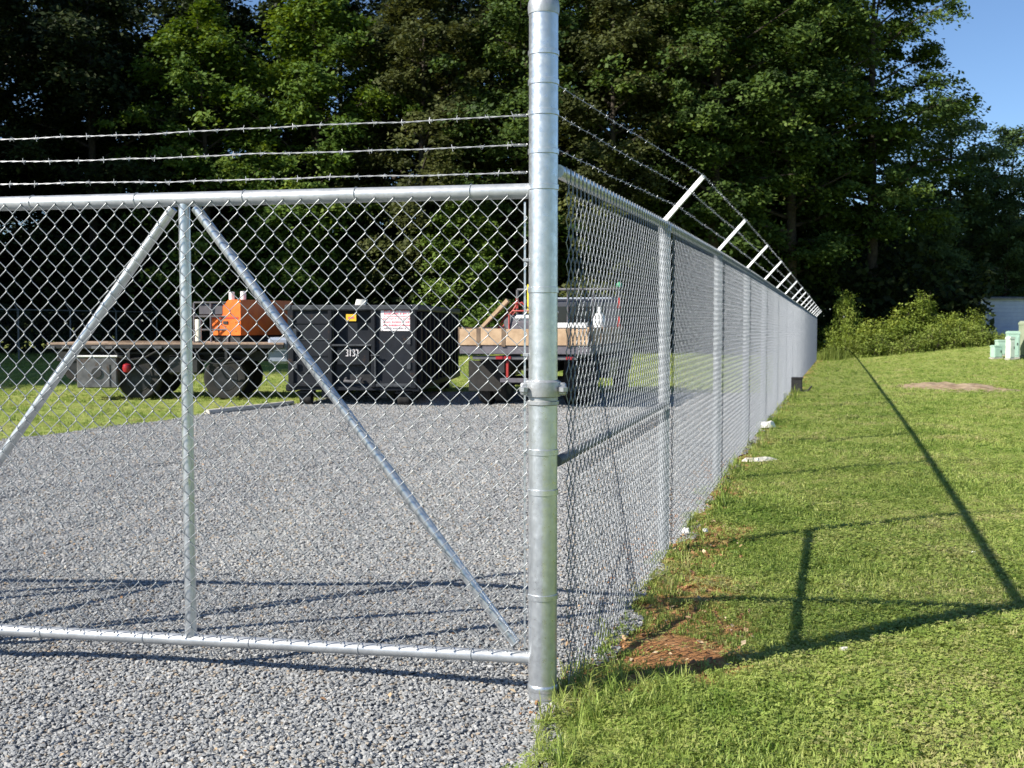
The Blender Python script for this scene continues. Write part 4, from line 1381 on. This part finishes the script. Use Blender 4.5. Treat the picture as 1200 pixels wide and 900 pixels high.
# ------------------------------------------------------------------ litter and small things by the fence
def litter(name, label, cat, x, y, size, mat, seed, flat=.25, grp=None):
    r = random.Random(seed)
    mb = MB()
    n = 10
    pts = [(size[0] / 2 * math.cos(a) * r.uniform(.75, 1.1), size[1] / 2 * math.sin(a) * r.uniform(.75, 1.1), 0) for a in [i * 6.2832 / n for i in range(n)]]
    top = [(p[0] * r.uniform(.6, .9), p[1] * r.uniform(.6, .9), size[2] * r.uniform(.6, 1.0)) for p in pts]
    mb._add(pts + top + [(0, 0, size[2] * r.uniform(.5, 1.1))], [(i, (i + 1) % n, n + (i + 1) % n, n + i) for i in range(n)] + [(n + i, n + (i + 1) % n, 2 * n) for i in range(n)] + [tuple(range(n))[::-1]])
    o = mb.build(name, mat, None, False, (x, y, float(ground_z(x, y)) + .03), r.uniform(0, .4))
    return tag(o, label, cat, grp)
litter('foam_block', 'bright white foam scrap on the grass close to the fence foot', 'litter', 3.55, 15.5, (.34, .20, .09), M['paper'], 1)
litter('cardboard', 'long pale flattened cardboard strip in the grass by the fence', 'litter', 2.58, 11.55, (.44, .18, .035), M['cream'], 2)
litter('paper_scrap', 'crumpled white paper scrap under the fence, left of a similar scrap', 'litter', 1.205, 7.62, (.06, .045, .03), M['paper'], 3)
litter('paper_scrap', 'crumpled white paper scrap in the grass, right of a similar scrap', 'litter', 1.34, 7.64, (.05, .04, .025), M['paper'], 4)
litter('paper_scrap', 'tiny white paper scrap on open lawn beside the long rail shadow', 'litter', 2.92, 6.95, (.03, .022, .012), M['paper'], 5)
litter('feather', 'small grey white scrap in the grass below the dark post shadow', 'litter', 1.49, 4.92, (.05, .03, .012), M['cream'], 6)
bb = thing('black_bin', 'small black plastic box standing at the foot of the far fence', 'box', (6.45, 25.2, float(ground_z(6.45, 25.2)) - .01), math.radians(-16))
MB().box((0, 0, .16), (.30, .26, .32), 0, .015).build('tub', M['black_plastic'], bb)
MB().box((0, 0, .335), (.33, .29, .03), 0, .006).build('lid', M['black_plastic'], bb)
MB().tube([(.16, -.05, .02), (.28, -.08, .06), (.36, -.1, .16)], .02, 6).build('spout', M['black_plastic'], bb, True)

# bare mound of soil in the lawn
mx_, my_ = 10.55, 26.7
n1, n2 = 44, 26
U, V = np.meshgrid(np.linspace(-1.7, 1.7, n1), np.linspace(-3.0, 3.0, n2))
rr = (U / 1.25) ** 2 + (V / 2.3) ** 2 + 0.25 * np.sin(U * 4.1 + 1) * np.sin(V * 3.3)
hh = 0.11 * np.clip(1 - rr, -0.25, 1) * (0.8 + 0.35 * np.sin(U * 5.1) * np.sin(V * 6.3 + 1)) + 0.02 * np.sin(U * 17 + V * 5) * np.sin(V * 21) * (rr < 1)
ZZ = ground_z(mx_ + U, my_ + V) + hh - 0.01
ii = np.arange(U.size).reshape(U.shape)
quads = np.stack([ii[:-1, :-1], ii[:-1, 1:], ii[1:, 1:], ii[1:, :-1]], -1).reshape(-1, 4)
me = np_mesh('soil_mound', np.stack([U, V, ZZ], -1).reshape(-1, 3), quads, [M['soil']], True)
mo = tag(add_obj('soil_mound', me, None, (mx_, my_, 0)), 'low bare mound of reddish soil in the middle of the lawn', 'mound')

# ------------------------------------------------------------------ utility cabinets and the shed at the far right
def cabinet(x, y, w, d, h, mat, rz, label):
    z = float(ground_z(x, y)) - .02
    t = thing('utility_cabinet', label, 'cabinet', (x, y, z), math.radians(rz), 'utility cabinets on the lawn')
    MB().box((0, 0, .03), (w + .06, d + .06, .10), 0, .01).build('pad', M['concrete'], t)
    MB().box((0, 0, .08 + h * .44), (w, d, h * .88), 0, .02).build('housing', mat, t)
    MB().prism([(-w / 2 - .01, 0), (w / 2 + .01, 0), (w / 2 + .01, h * .06), (w * .36, h * .11), (-w * .36, h * .11), (-w / 2 - .01, h * .06)], (0, -d / 2 - .01, .08 + h * .88 + .002), (1, 0, 0), (0, 0, 1), (0, d + .02, 0)).build('lid', mat, t)
    MB().box((0, -d / 2 - .008, .08 + h * .42), (w * .78, .012, h * .70), 0, .004).build('door', mat, t)
    MB().box((w * .28, -d / 2 - .022, .08 + h * .5), (.03, .02, .10)).build('latch', M['dark_steel'], t)
cabinet(19.90, 45.6, .36, .32, .50, M['ped_green'], 8, 'small pale green utility cabinet, leftmost and lowest of the cluster')
cabinet(20.80, 47.2, .40, .38, .64, M['ped_green'], -4, 'mint green utility cabinet tucked behind the narrow pale cabinet')
cabinet(20.02, 44.6, .24, .28, .88, M['ped_pale'], 14, 'narrow bleached green cabinet standing in front of the others')
cabinet(20.48, 45.4, .46, .42, 1.08, M['ped_green'], -12, 'wide green utility cabinet in the middle with a pale sunlit top')
cabinet(21.40, 46.0, .58, .56, 1.45, M['ped_olive'], 2, 'tall olive green utility cabinet at the right edge')

SX, SYY = 28.15, 63.0
SZ = float(ground_z(SX, SYY)) - .05
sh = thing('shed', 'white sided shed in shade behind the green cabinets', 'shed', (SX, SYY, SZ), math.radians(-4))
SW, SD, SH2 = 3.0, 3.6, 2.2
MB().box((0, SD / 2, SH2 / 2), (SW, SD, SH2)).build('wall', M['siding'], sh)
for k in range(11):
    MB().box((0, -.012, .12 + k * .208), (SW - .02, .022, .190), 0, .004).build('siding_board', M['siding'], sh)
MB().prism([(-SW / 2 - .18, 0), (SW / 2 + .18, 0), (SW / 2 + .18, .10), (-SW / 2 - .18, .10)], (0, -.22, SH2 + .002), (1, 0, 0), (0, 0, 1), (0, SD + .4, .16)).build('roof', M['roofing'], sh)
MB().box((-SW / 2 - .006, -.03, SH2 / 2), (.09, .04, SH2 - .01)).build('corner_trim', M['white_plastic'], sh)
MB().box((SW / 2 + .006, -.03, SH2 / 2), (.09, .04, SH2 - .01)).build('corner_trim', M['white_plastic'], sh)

# ------------------------------------------------------------------ trees
def leaf_quads(C, Nrm, size, rg):
    """one folded-free leaf card per centre; size array"""
    n = len(C)
    a = rg.normal(0, 1, (n, 3))
    t = np.cross(Nrm, a)
    t /= np.linalg.norm(t, axis=1)[:, None] + 1e-9
    b = np.cross(Nrm, t)
    s = size[:, None]
    asp = rg.uniform(0.45, 0.75, (n, 1))
    v = np.stack([C - t * s, C - b * s * asp - t * s * .1, C + t * s, C + b * s * asp - t * s * .1], 1)
    return v

def make_crown_mesh(name, seed, height, base, rad, n_limbs, leaves, leaf, mat, top_bias=1.0, droop=0.1, tone_shift=0.0, fill=0.45):
    rg = np.random.default_rng(seed)
    tips, limbs = [], []
    for i in range(n_limbs):
        f = (i + rg.uniform(0, 1)) / n_limbs
        z0 = base + (height - base) * f ** top_bias * 0.93
        u = (z0 - base) / (height - base)
        prof = (0.50 + 1.25 * u) if u < 0.40 else max(0.14, 1.0 - ((u - 0.40) / 0.60) ** 1.7)
        L = rad * min(prof, 1.0) * rg.uniform(0.70, 1.18)
        az = i * 2.4 + rg.uniform(-0.6, 0.6)
        up = rg.uniform(0.05, 0.5) + 0.5 * u - droop
        d = np.array([math.cos(az), math.sin(az), up])
        d /= np.linalg.norm(d)
        p0 = np.array([0, 0, max(z0 - L * 0.25, base * .6)])
        p1 = p0 + d * L
        limbs.append((p0, p1))
        nb = int(5 + L * 1.7)
        for k in range(nb):
            t = rg.uniform(0.32, 1.05)
            q = p0 + (p1 - p0) * t + rg.normal(0, 1, 3) * np.array([1, 1, 0.6]) * (0.12 + 0.17 * L) * (0.45 + 0.4 * t)
            q[2] = max(q[2], base * 0.55)
            tips.append(q)
    tips = np.array(tips)
    # each tip: a spray of leaves, flattened, drooping at its rim
    per = leaves // len(tips)
    w = rg.lognormal(0, 0.45, len(tips))
    cnt = np.maximum(4, (w / w.mean() * per).astype(int))
    C, Nn, T, Sz = [], [], [], []
    for q, c in zip(tips, cnt):
        r = rg.uniform(0.32, 0.78) * (0.75 + 0.05 * rad)
        p = rg.normal(0, 1, (c, 3)) * np.array([r, r, r * 0.42]) * 0.62
        p[:, 2] -= 0.30 * (p[:, 0] ** 2 + p[:, 1] ** 2) / max(r, .1)
        nn = rg.normal(0, 0.50, (c, 3)) + np.array([0, 0, 0.85])
        rad_dir = q - np.array([0, 0, q[2] * 0.9])
        rad_dir = rad_dir / (np.linalg.norm(rad_dir) + 1e-9)
        nn += rad_dir * 0.5
        nn /= np.linalg.norm(nn, axis=1)[:, None]
        C.append(q + p)
        Nn.append(nn)
        tone = np.clip(rg.normal(0.45 + tone_shift, 0.16) + rg.normal(0, 0.13, c), 0, 1)
        T.append(tone)
        Sz.append(leaf * rg.uniform(0.6, 1.25, c))
    C, Nn, T, Sz = np.concatenate(C), np.concatenate(Nn), np.concatenate(T), np.concatenate(Sz)
    v = leaf_quads(C, Nn, Sz, rg)
    n = len(C)
    me = np_mesh(name, v.reshape(-1, 3), np.arange(n * 4).reshape(-1, 4), [mat])
    at = me.attributes.new("tone", 'FLOAT', 'FACE')
    at.data.foreach_set("value", T.astype(np.float32))
    return me, limbs

def make_trunk_mesh(name, seed, height, limbs, r0):
    rg = random.Random(seed)
    mb = MB()
    k = 9
    path, rs = [], []
    for i in range(k + 1):
        t = i / k
        path.append((0.25 * math.sin(t * 4 + seed) * t, 0.25 * math.cos(t * 3 + seed) * t, -0.2 + height * 0.93 * t))
        rs.append(r0 * (1.25 if i == 0 else 1.0) * (1 - 0.88 * t))
    mb.tube(path, rs, 10)
    for (p0, p1) in limbs:
        u = min(max(p0[2] / height, 0), 1)
        rr = max(0.03, r0 * 0.42 * (1 - u * .8))
        m_ = (Vector(p0) + Vector(p1)) / 2 + Vector((rg.uniform(-.2, .2), rg.uniform(-.2, .2), rg.uniform(-.05, .3)))
        mb.tube([p0, m_, p1], [rr, rr * .6, rr * .18], 5, False)
    return mb.build(name, M['bark'], None, True).data

kinds = {}
def add_kind(key, seed, height, base, rad, n_limbs, leaves, leaf, mat, r0, **kw):
    cm, limbs = make_crown_mesh('crown', seed, height, base, rad, n_limbs, leaves, leaf, mat, **kw)
    tm = make_trunk_mesh('trunk', seed, height, limbs, r0)
    for o in [o for o in bpy.data.objects if o.data == tm]:
        bpy.data.objects.remove(o)
    kinds[key] = (cm, tm)

add_kind('oak', 21, 21.0, 4.6, 5.6, 46, 62000, 0.120, M['leaf_oak'], 0.34)
add_kind('maple', 22, 19.0, 2.6, 4.9, 44, 60000, 0.122, M['leaf_bright'], 0.28, tone_shift=.03)
add_kind('bronze', 23, 20.0, 4.0, 5.0, 40, 50000, 0.118, M['leaf_brown'], 0.30)
add_kind('tall', 24, 24.0, 6.2, 5.4, 46, 62000, 0.124, M['leaf_oak'], 0.38, tone_shift=.08)
add_kind('blue', 25, 13.5, 2.2, 4.0, 34, 36000, 0.105, M['leaf_blue'], 0.20)
add_kind('dark', 27, 20.5, 3.0, 5.4, 46, 50000, 0.130, M['leaf_shaded'], 0.32)  # crown with the shade painted into its leaves
add_kind('young', 26, 8.0, 0.6, 2.7, 28, 20000, 0.100, M['leaf_bright'], 0.10)

tree_no = [0]
def tree(key, x, y, s, rz, label, group, sz=None):
    z = float(ground_z(x, y))
    nm = {'oak': 'oak_tree', 'dark': 'shade_dark_oak', 'tall': 'oak_tree', 'maple': 'broadleaf_tree', 'bronze': 'broadleaf_tree', 'blue': 'locust_tree', 'young': 'young_tree'}[key]
    t = thing(nm, label, 'tree', (x, y, z - .1), rz, group)
    t.scale = (s, s, sz or s)
    cm, tm = kinds[key]
    add_obj('crown', cm, t)
    add_obj('trunk', tm, t)
    return t

GB_ = 'trees of the wood behind the yard'
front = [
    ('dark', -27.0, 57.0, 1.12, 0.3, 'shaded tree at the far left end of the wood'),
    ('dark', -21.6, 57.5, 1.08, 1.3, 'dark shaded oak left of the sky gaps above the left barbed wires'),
    ('maple', -15.6, 57.0, 0.98, 2.2, 'bright green tree lit by the sun right of the gate middle post'),
    ('young', -11.6, 55.2, 1.15, 0.9, 'low leafy tree below the sunlit trees, above the orange machine'),
    ('maple', -10.2, 58.0, 1.08, 4.1, 'sunlit green tree above the dumpster'),
    ('bronze', -4.6, 57.6, 1.02, 0.5, 'olive toned tree just left of the top of the gate post'),
    ('young', -2.6, 55.0, 1.0, 2.9, 'low bright tree behind the pine sideboards of the truck'),
    ('oak', 0.6, 58.5, 1.05, 3.2, 'oak hidden partly behind the top of the gate post'),
    ('bronze', 5.0, 57.0, 1.02, 4.4, 'bronze leaved tree right of the gate post above the barbed wire'),
    ('tall', 10.4, 58.0, 1.06, 5.2, 'tall oak in the middle above the row of barbed wire arms'),
    ('oak', 15.0, 60.0, 1.12, 0.2, 'broad dark oak above the far end of the fence'),
    ('tall', 19.9, 61.5, 1.02, 2.5, 'tallest dark oak at the right edge of the wood against the sky'),
]
for k in front:
    tree(*k, GB_)
back = [(-31, 66, 'outermost left tree of the second row, deep in shade'), (-25, 67, 'shade-dark second row tree left of the leftmost sky gap'), (-18.5, 66, 'shade-dark second row oak behind the left barbed wires'),
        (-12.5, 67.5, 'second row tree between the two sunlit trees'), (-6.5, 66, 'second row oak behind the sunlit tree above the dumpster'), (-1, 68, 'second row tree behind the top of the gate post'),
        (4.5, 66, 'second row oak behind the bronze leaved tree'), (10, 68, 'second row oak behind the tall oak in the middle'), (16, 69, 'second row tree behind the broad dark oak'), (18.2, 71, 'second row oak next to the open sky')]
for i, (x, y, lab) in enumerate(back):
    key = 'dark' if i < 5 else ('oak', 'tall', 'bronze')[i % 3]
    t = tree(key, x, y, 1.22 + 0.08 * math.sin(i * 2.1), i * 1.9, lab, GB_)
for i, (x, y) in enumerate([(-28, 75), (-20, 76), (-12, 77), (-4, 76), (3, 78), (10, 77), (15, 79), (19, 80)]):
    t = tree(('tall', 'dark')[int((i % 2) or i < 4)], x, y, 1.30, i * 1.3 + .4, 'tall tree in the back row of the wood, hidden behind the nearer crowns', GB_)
right = [
    ('blue', 27.3, 70.0, 1.16, 0.4, 'blue green locust tree right of the tall oak against the sky'),
    ('blue', 32.5, 73.0, 1.06, 2.0, 'smaller locust tree near the right edge, behind the shed'),
    ('maple', 34.5, 66.0, 0.60, 3.0, 'yellow green tree at the right edge above the cabinets'),
    ('blue', 25.0, 66.0, 0.62, 5.0, 'low shaded tree in front of the locust, left of the shed'),
    ('oak', 39.0, 78.0, 0.62, 1.0, 'distant tree behind the shed at the right edge'),
    ('blue', 30.4, 68.5, 0.66, 1.2, 'small dark tree overhanging the shed roof'),
]
for k in right:
    tree(*k, 'trees at the right end of the wood')
for i, (x, y) in enumerate([(29, 84), (36, 86), (43, 88), (50, 84)]):
    tree(('oak', 'blue')[i % 2], x, y, (.55, .85)[i % 2], i * 1.7, ['far oak', 'far locust', 'second far oak', 'outermost far locust'][i] + ' closing the view behind the shed', 'trees at the right end of the wood')
# the tree line along the left side of the yard, just outside the picture, that shades the back of the yard
for i, (x, y, s) in enumerate([(-33.5, 17.5, 1.0), (-33, 24, 1.05), (-32.5, 31, 1.1), (-32, 38, 1.1), (-31.5, 45, 1.12), (-30.5, 51.5, 1.12)]):
    tree(('oak', 'tall')[i % 2], x, y, s, i * 1.1, 'tall oak of the tree line left of the yard', 'tree line left of the yard')
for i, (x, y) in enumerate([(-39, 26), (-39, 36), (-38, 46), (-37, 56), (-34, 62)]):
    tree('dark', x, y, 1.2, i * 1.9, 'shade-dark oak in the second file of the tree line left of the yard', 'tree line left of the yard')
tree('young', -17.6, 17.2, 0.72, .3, 'young tree outside the left edge of the yard', 'tree line left of the yard')

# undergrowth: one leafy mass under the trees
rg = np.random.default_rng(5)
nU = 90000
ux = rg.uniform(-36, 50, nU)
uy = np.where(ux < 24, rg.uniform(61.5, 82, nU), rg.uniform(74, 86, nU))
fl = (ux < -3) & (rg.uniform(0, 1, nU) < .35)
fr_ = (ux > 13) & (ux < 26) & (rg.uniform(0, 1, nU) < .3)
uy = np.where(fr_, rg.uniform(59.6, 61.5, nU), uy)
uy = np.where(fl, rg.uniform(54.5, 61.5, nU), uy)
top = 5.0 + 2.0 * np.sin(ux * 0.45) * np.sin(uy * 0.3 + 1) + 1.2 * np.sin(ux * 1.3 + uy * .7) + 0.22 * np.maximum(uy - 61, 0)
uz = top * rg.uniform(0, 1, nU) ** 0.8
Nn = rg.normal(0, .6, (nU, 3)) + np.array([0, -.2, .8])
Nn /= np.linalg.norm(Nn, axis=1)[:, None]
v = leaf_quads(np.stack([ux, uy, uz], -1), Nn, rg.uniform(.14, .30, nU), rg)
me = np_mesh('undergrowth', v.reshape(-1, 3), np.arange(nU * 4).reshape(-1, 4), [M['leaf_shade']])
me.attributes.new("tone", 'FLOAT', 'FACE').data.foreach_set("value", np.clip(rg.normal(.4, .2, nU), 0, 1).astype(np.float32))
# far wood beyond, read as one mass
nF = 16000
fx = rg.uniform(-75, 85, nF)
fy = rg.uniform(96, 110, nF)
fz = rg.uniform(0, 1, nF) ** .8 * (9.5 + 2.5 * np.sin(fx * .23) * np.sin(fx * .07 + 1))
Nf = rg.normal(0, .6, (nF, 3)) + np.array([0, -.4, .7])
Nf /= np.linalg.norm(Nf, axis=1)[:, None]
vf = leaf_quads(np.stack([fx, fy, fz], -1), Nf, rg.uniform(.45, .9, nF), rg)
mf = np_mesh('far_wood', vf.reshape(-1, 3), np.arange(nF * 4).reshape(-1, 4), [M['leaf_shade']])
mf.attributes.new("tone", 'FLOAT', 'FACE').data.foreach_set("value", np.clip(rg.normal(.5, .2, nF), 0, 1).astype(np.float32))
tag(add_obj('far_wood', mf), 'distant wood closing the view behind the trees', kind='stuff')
tag(add_obj('undergrowth', me), 'dark undergrowth filling the wood between the trunks', kind='stuff')

# rough uncut grass along the foot of the bushes
rg = np.random.default_rng(8)
nR = 9000
rx = rg.uniform(14.8, 25.5, nR)
ry = 55.0 + rg.normal(0, .7, nR) + 0.10 * (rx - 15) + .5 * np.sin(rx * 1.9)
rz = ground_z(rx, ry)
rh = rg.uniform(.18, .62, nR) * (0.75 + .45 * np.sin(rx * 2.7) * np.sin(ry * 1.7 + 1))
la = rg.uniform(0, 6.283, nR)
ln = rg.uniform(.05, .5, nR) * rh
wx, wy = np.cos(la + 1.57) * .012, np.sin(la + 1.57) * .012
p0 = np.stack([rx - wx, ry - wy, rz - .02], -1)
p1 = np.stack([rx + wx, ry + wy, rz - .02], -1)
p2 = np.stack([rx + np.cos(la) * ln + wx * .5, ry + np.sin(la) * ln + wy * .5, rz + rh], -1)
p3 = np.stack([rx + np.cos(la) * ln - wx * .5, ry + np.sin(la) * ln - wy * .5, rz + rh], -1)
me = np_mesh('rough_grass', np.stack([p0, p1, p2, p3], 1).reshape(-1, 3), np.arange(nR * 4).reshape(-1, 4), [M['weed']])
me.attributes.new("tone", 'FLOAT', 'FACE').data.foreach_set("value", np.clip(rg.normal(.55, .25, nR), 0, 1).astype(np.float32))
tag(add_obj('rough_grass', me), 'tall uncut grass fringing the far edge of the lawn', kind='stuff')

# bushes at the far end of the fence
def make_bush(seed, h, rad, leaves, leaf, mat):
    rg = np.random.default_rng(seed)
    nst = 22
    C, Nn, T, Sz, stems = [], [], [], [], []
    for i in range(nst):
        az = rg.uniform(0, 6.28)
        d = rad * math.sqrt(rg.uniform(0, 1))
        hh = h * (1 - 0.5 * (d / rad) ** 2) * rg.uniform(0.35, 1.25)
        b = np.array([d * .5 * math.cos(az), d * .5 * math.sin(az), 0])
        tip = np.array([d * math.cos(az), d * math.sin(az), hh])
        stems.append((b, tip))
        c = int(leaves / nst * rg.uniform(.4, 1.6))
        nc_ = 5
        t = (rg.uniform(0.25, 1.0, nc_) ** .7)[rg.integers(0, nc_, c)]
        side = rg.normal(0, 1, (nc_, 3))[rg.integers(0, nc_, c)] * np.array([.26, .26, .18])
        p = b + (tip - b) * t[:, None] + side + rg.normal(0, 1, (c, 3)) * np.array([.15, .15, .075]) * (.6 + .3 * rad)
        p[:, 2] = np.maximum(p[:, 2], .03)
        nn = rg.normal(0, .5, (c, 3)) + np.array([0, 0, .8]) + (tip - b) * .12
        nn /= np.linalg.norm(nn, axis=1)[:, None]
        C.append(p)
        Nn.append(nn)
        T.append(np.clip(rg.normal(.5, .2) + rg.normal(0, .12, c), 0, 1))
        Sz.append(leaf * rg.uniform(.6, 1.3, c))
    C, Nn, T, Sz = map(np.concatenate, (C, Nn, T, Sz))
    v = leaf_quads(C, Nn, Sz, rg)
    me = np_mesh('foliage', v.reshape(-1, 3), np.arange(len(C) * 4).reshape(-1, 4), [mat])
    me.attributes.new("tone", 'FLOAT', 'FACE').data.foreach_set("value", T.astype(np.float32))
    mb = MB()
    for b, tip in stems:
        mb.tube([b - np.array([0, 0, .1]), (b + tip) / 2 + np.array([0, 0, .1]), tip], [.022, .015, .006], 4, False)
    so = mb.build('stems', M['bark'])
    sm = so.data
    bpy.data.objects.remove(so)
    return me, sm
bk = [make_bush(70, 3.0, 1.45, 5200, .080, M['leaf_bush']), make_bush(71, 2.2, 1.5, 4600, .075, M['leaf_bush']), make_bush(72, 1.0, .9, 1800, .06, M['weed'])]
def bush(k, x, y, s, rz, label, nm='bush', sz=None):
    t = thing(nm, label, 'bush' if nm == 'bush' else 'weeds', (x, y, float(ground_z(x, y))), rz, 'bushes at the end of the lawn' if nm == 'bush' else 'weedy clumps at the end of the lawn')
    t.scale = (s, s, sz or s)
    add_obj('foliage', bk[k][0], t)
    add_obj('stems', bk[k][1], t)
bush(0, 17.3, 57.8, .62, .2, 'tall light green bush closest to the far end of the fence', sz=1.12)
bush(1, 18.7, 56.6, .95, 1.5, 'rounded light green bush second from the fence end', sz=.78)
bush(0, 21.4, 58.2, .85, 2.6, 'upright bush in the middle of the bushes below the dark oak', sz=.92)
bush(1, 22.3, 57.0, .82, 4.0, 'broad bush between the upright bush and the shaded one', sz=.72)
bush(1, 24.0, 58.6, .7, 5.0, 'shaded bush nearest the shed', sz=.75)
bush(1, 15.5, 59.5, .7, 5.7, 'dark bush behind the last fence post')
bush(1, 20.0, 57.0, .95, .9, 'light green bush between the rounded bush and the upright one', sz=.95)
bush(1, 17.9, 56.2, .7, 3.3, 'small bright bush low in front of the tall one at the fence end')
bush(1, 22.9, 56.4, .7, 2.1, 'small bright bush low in front of the broad one')
for i, (x, y, s) in enumerate([(16.6, 55.2, .9), (18.0, 54.6, 1.0), (19.4, 54.2, .9), (20.6, 54.6, 1.1), (22.0, 54.4, 1.0), (23.2, 54.8, .9), (17.3, 54.9, .8), (21.3, 55.3, .9)]):
    bush(2, x, y, s * 1.1, i * 1.7, 'low weedy clump at the foot of the bushes, ' + ['at the end of the fence', 'below the rounded bush', 'left of the upright bush', 'in front of the upright bush', 'below the broad bush', 'below the shaded bush near the shed', 'close to the last fence post', 'between the upright and the broad bush'][i], 'weed_clump')
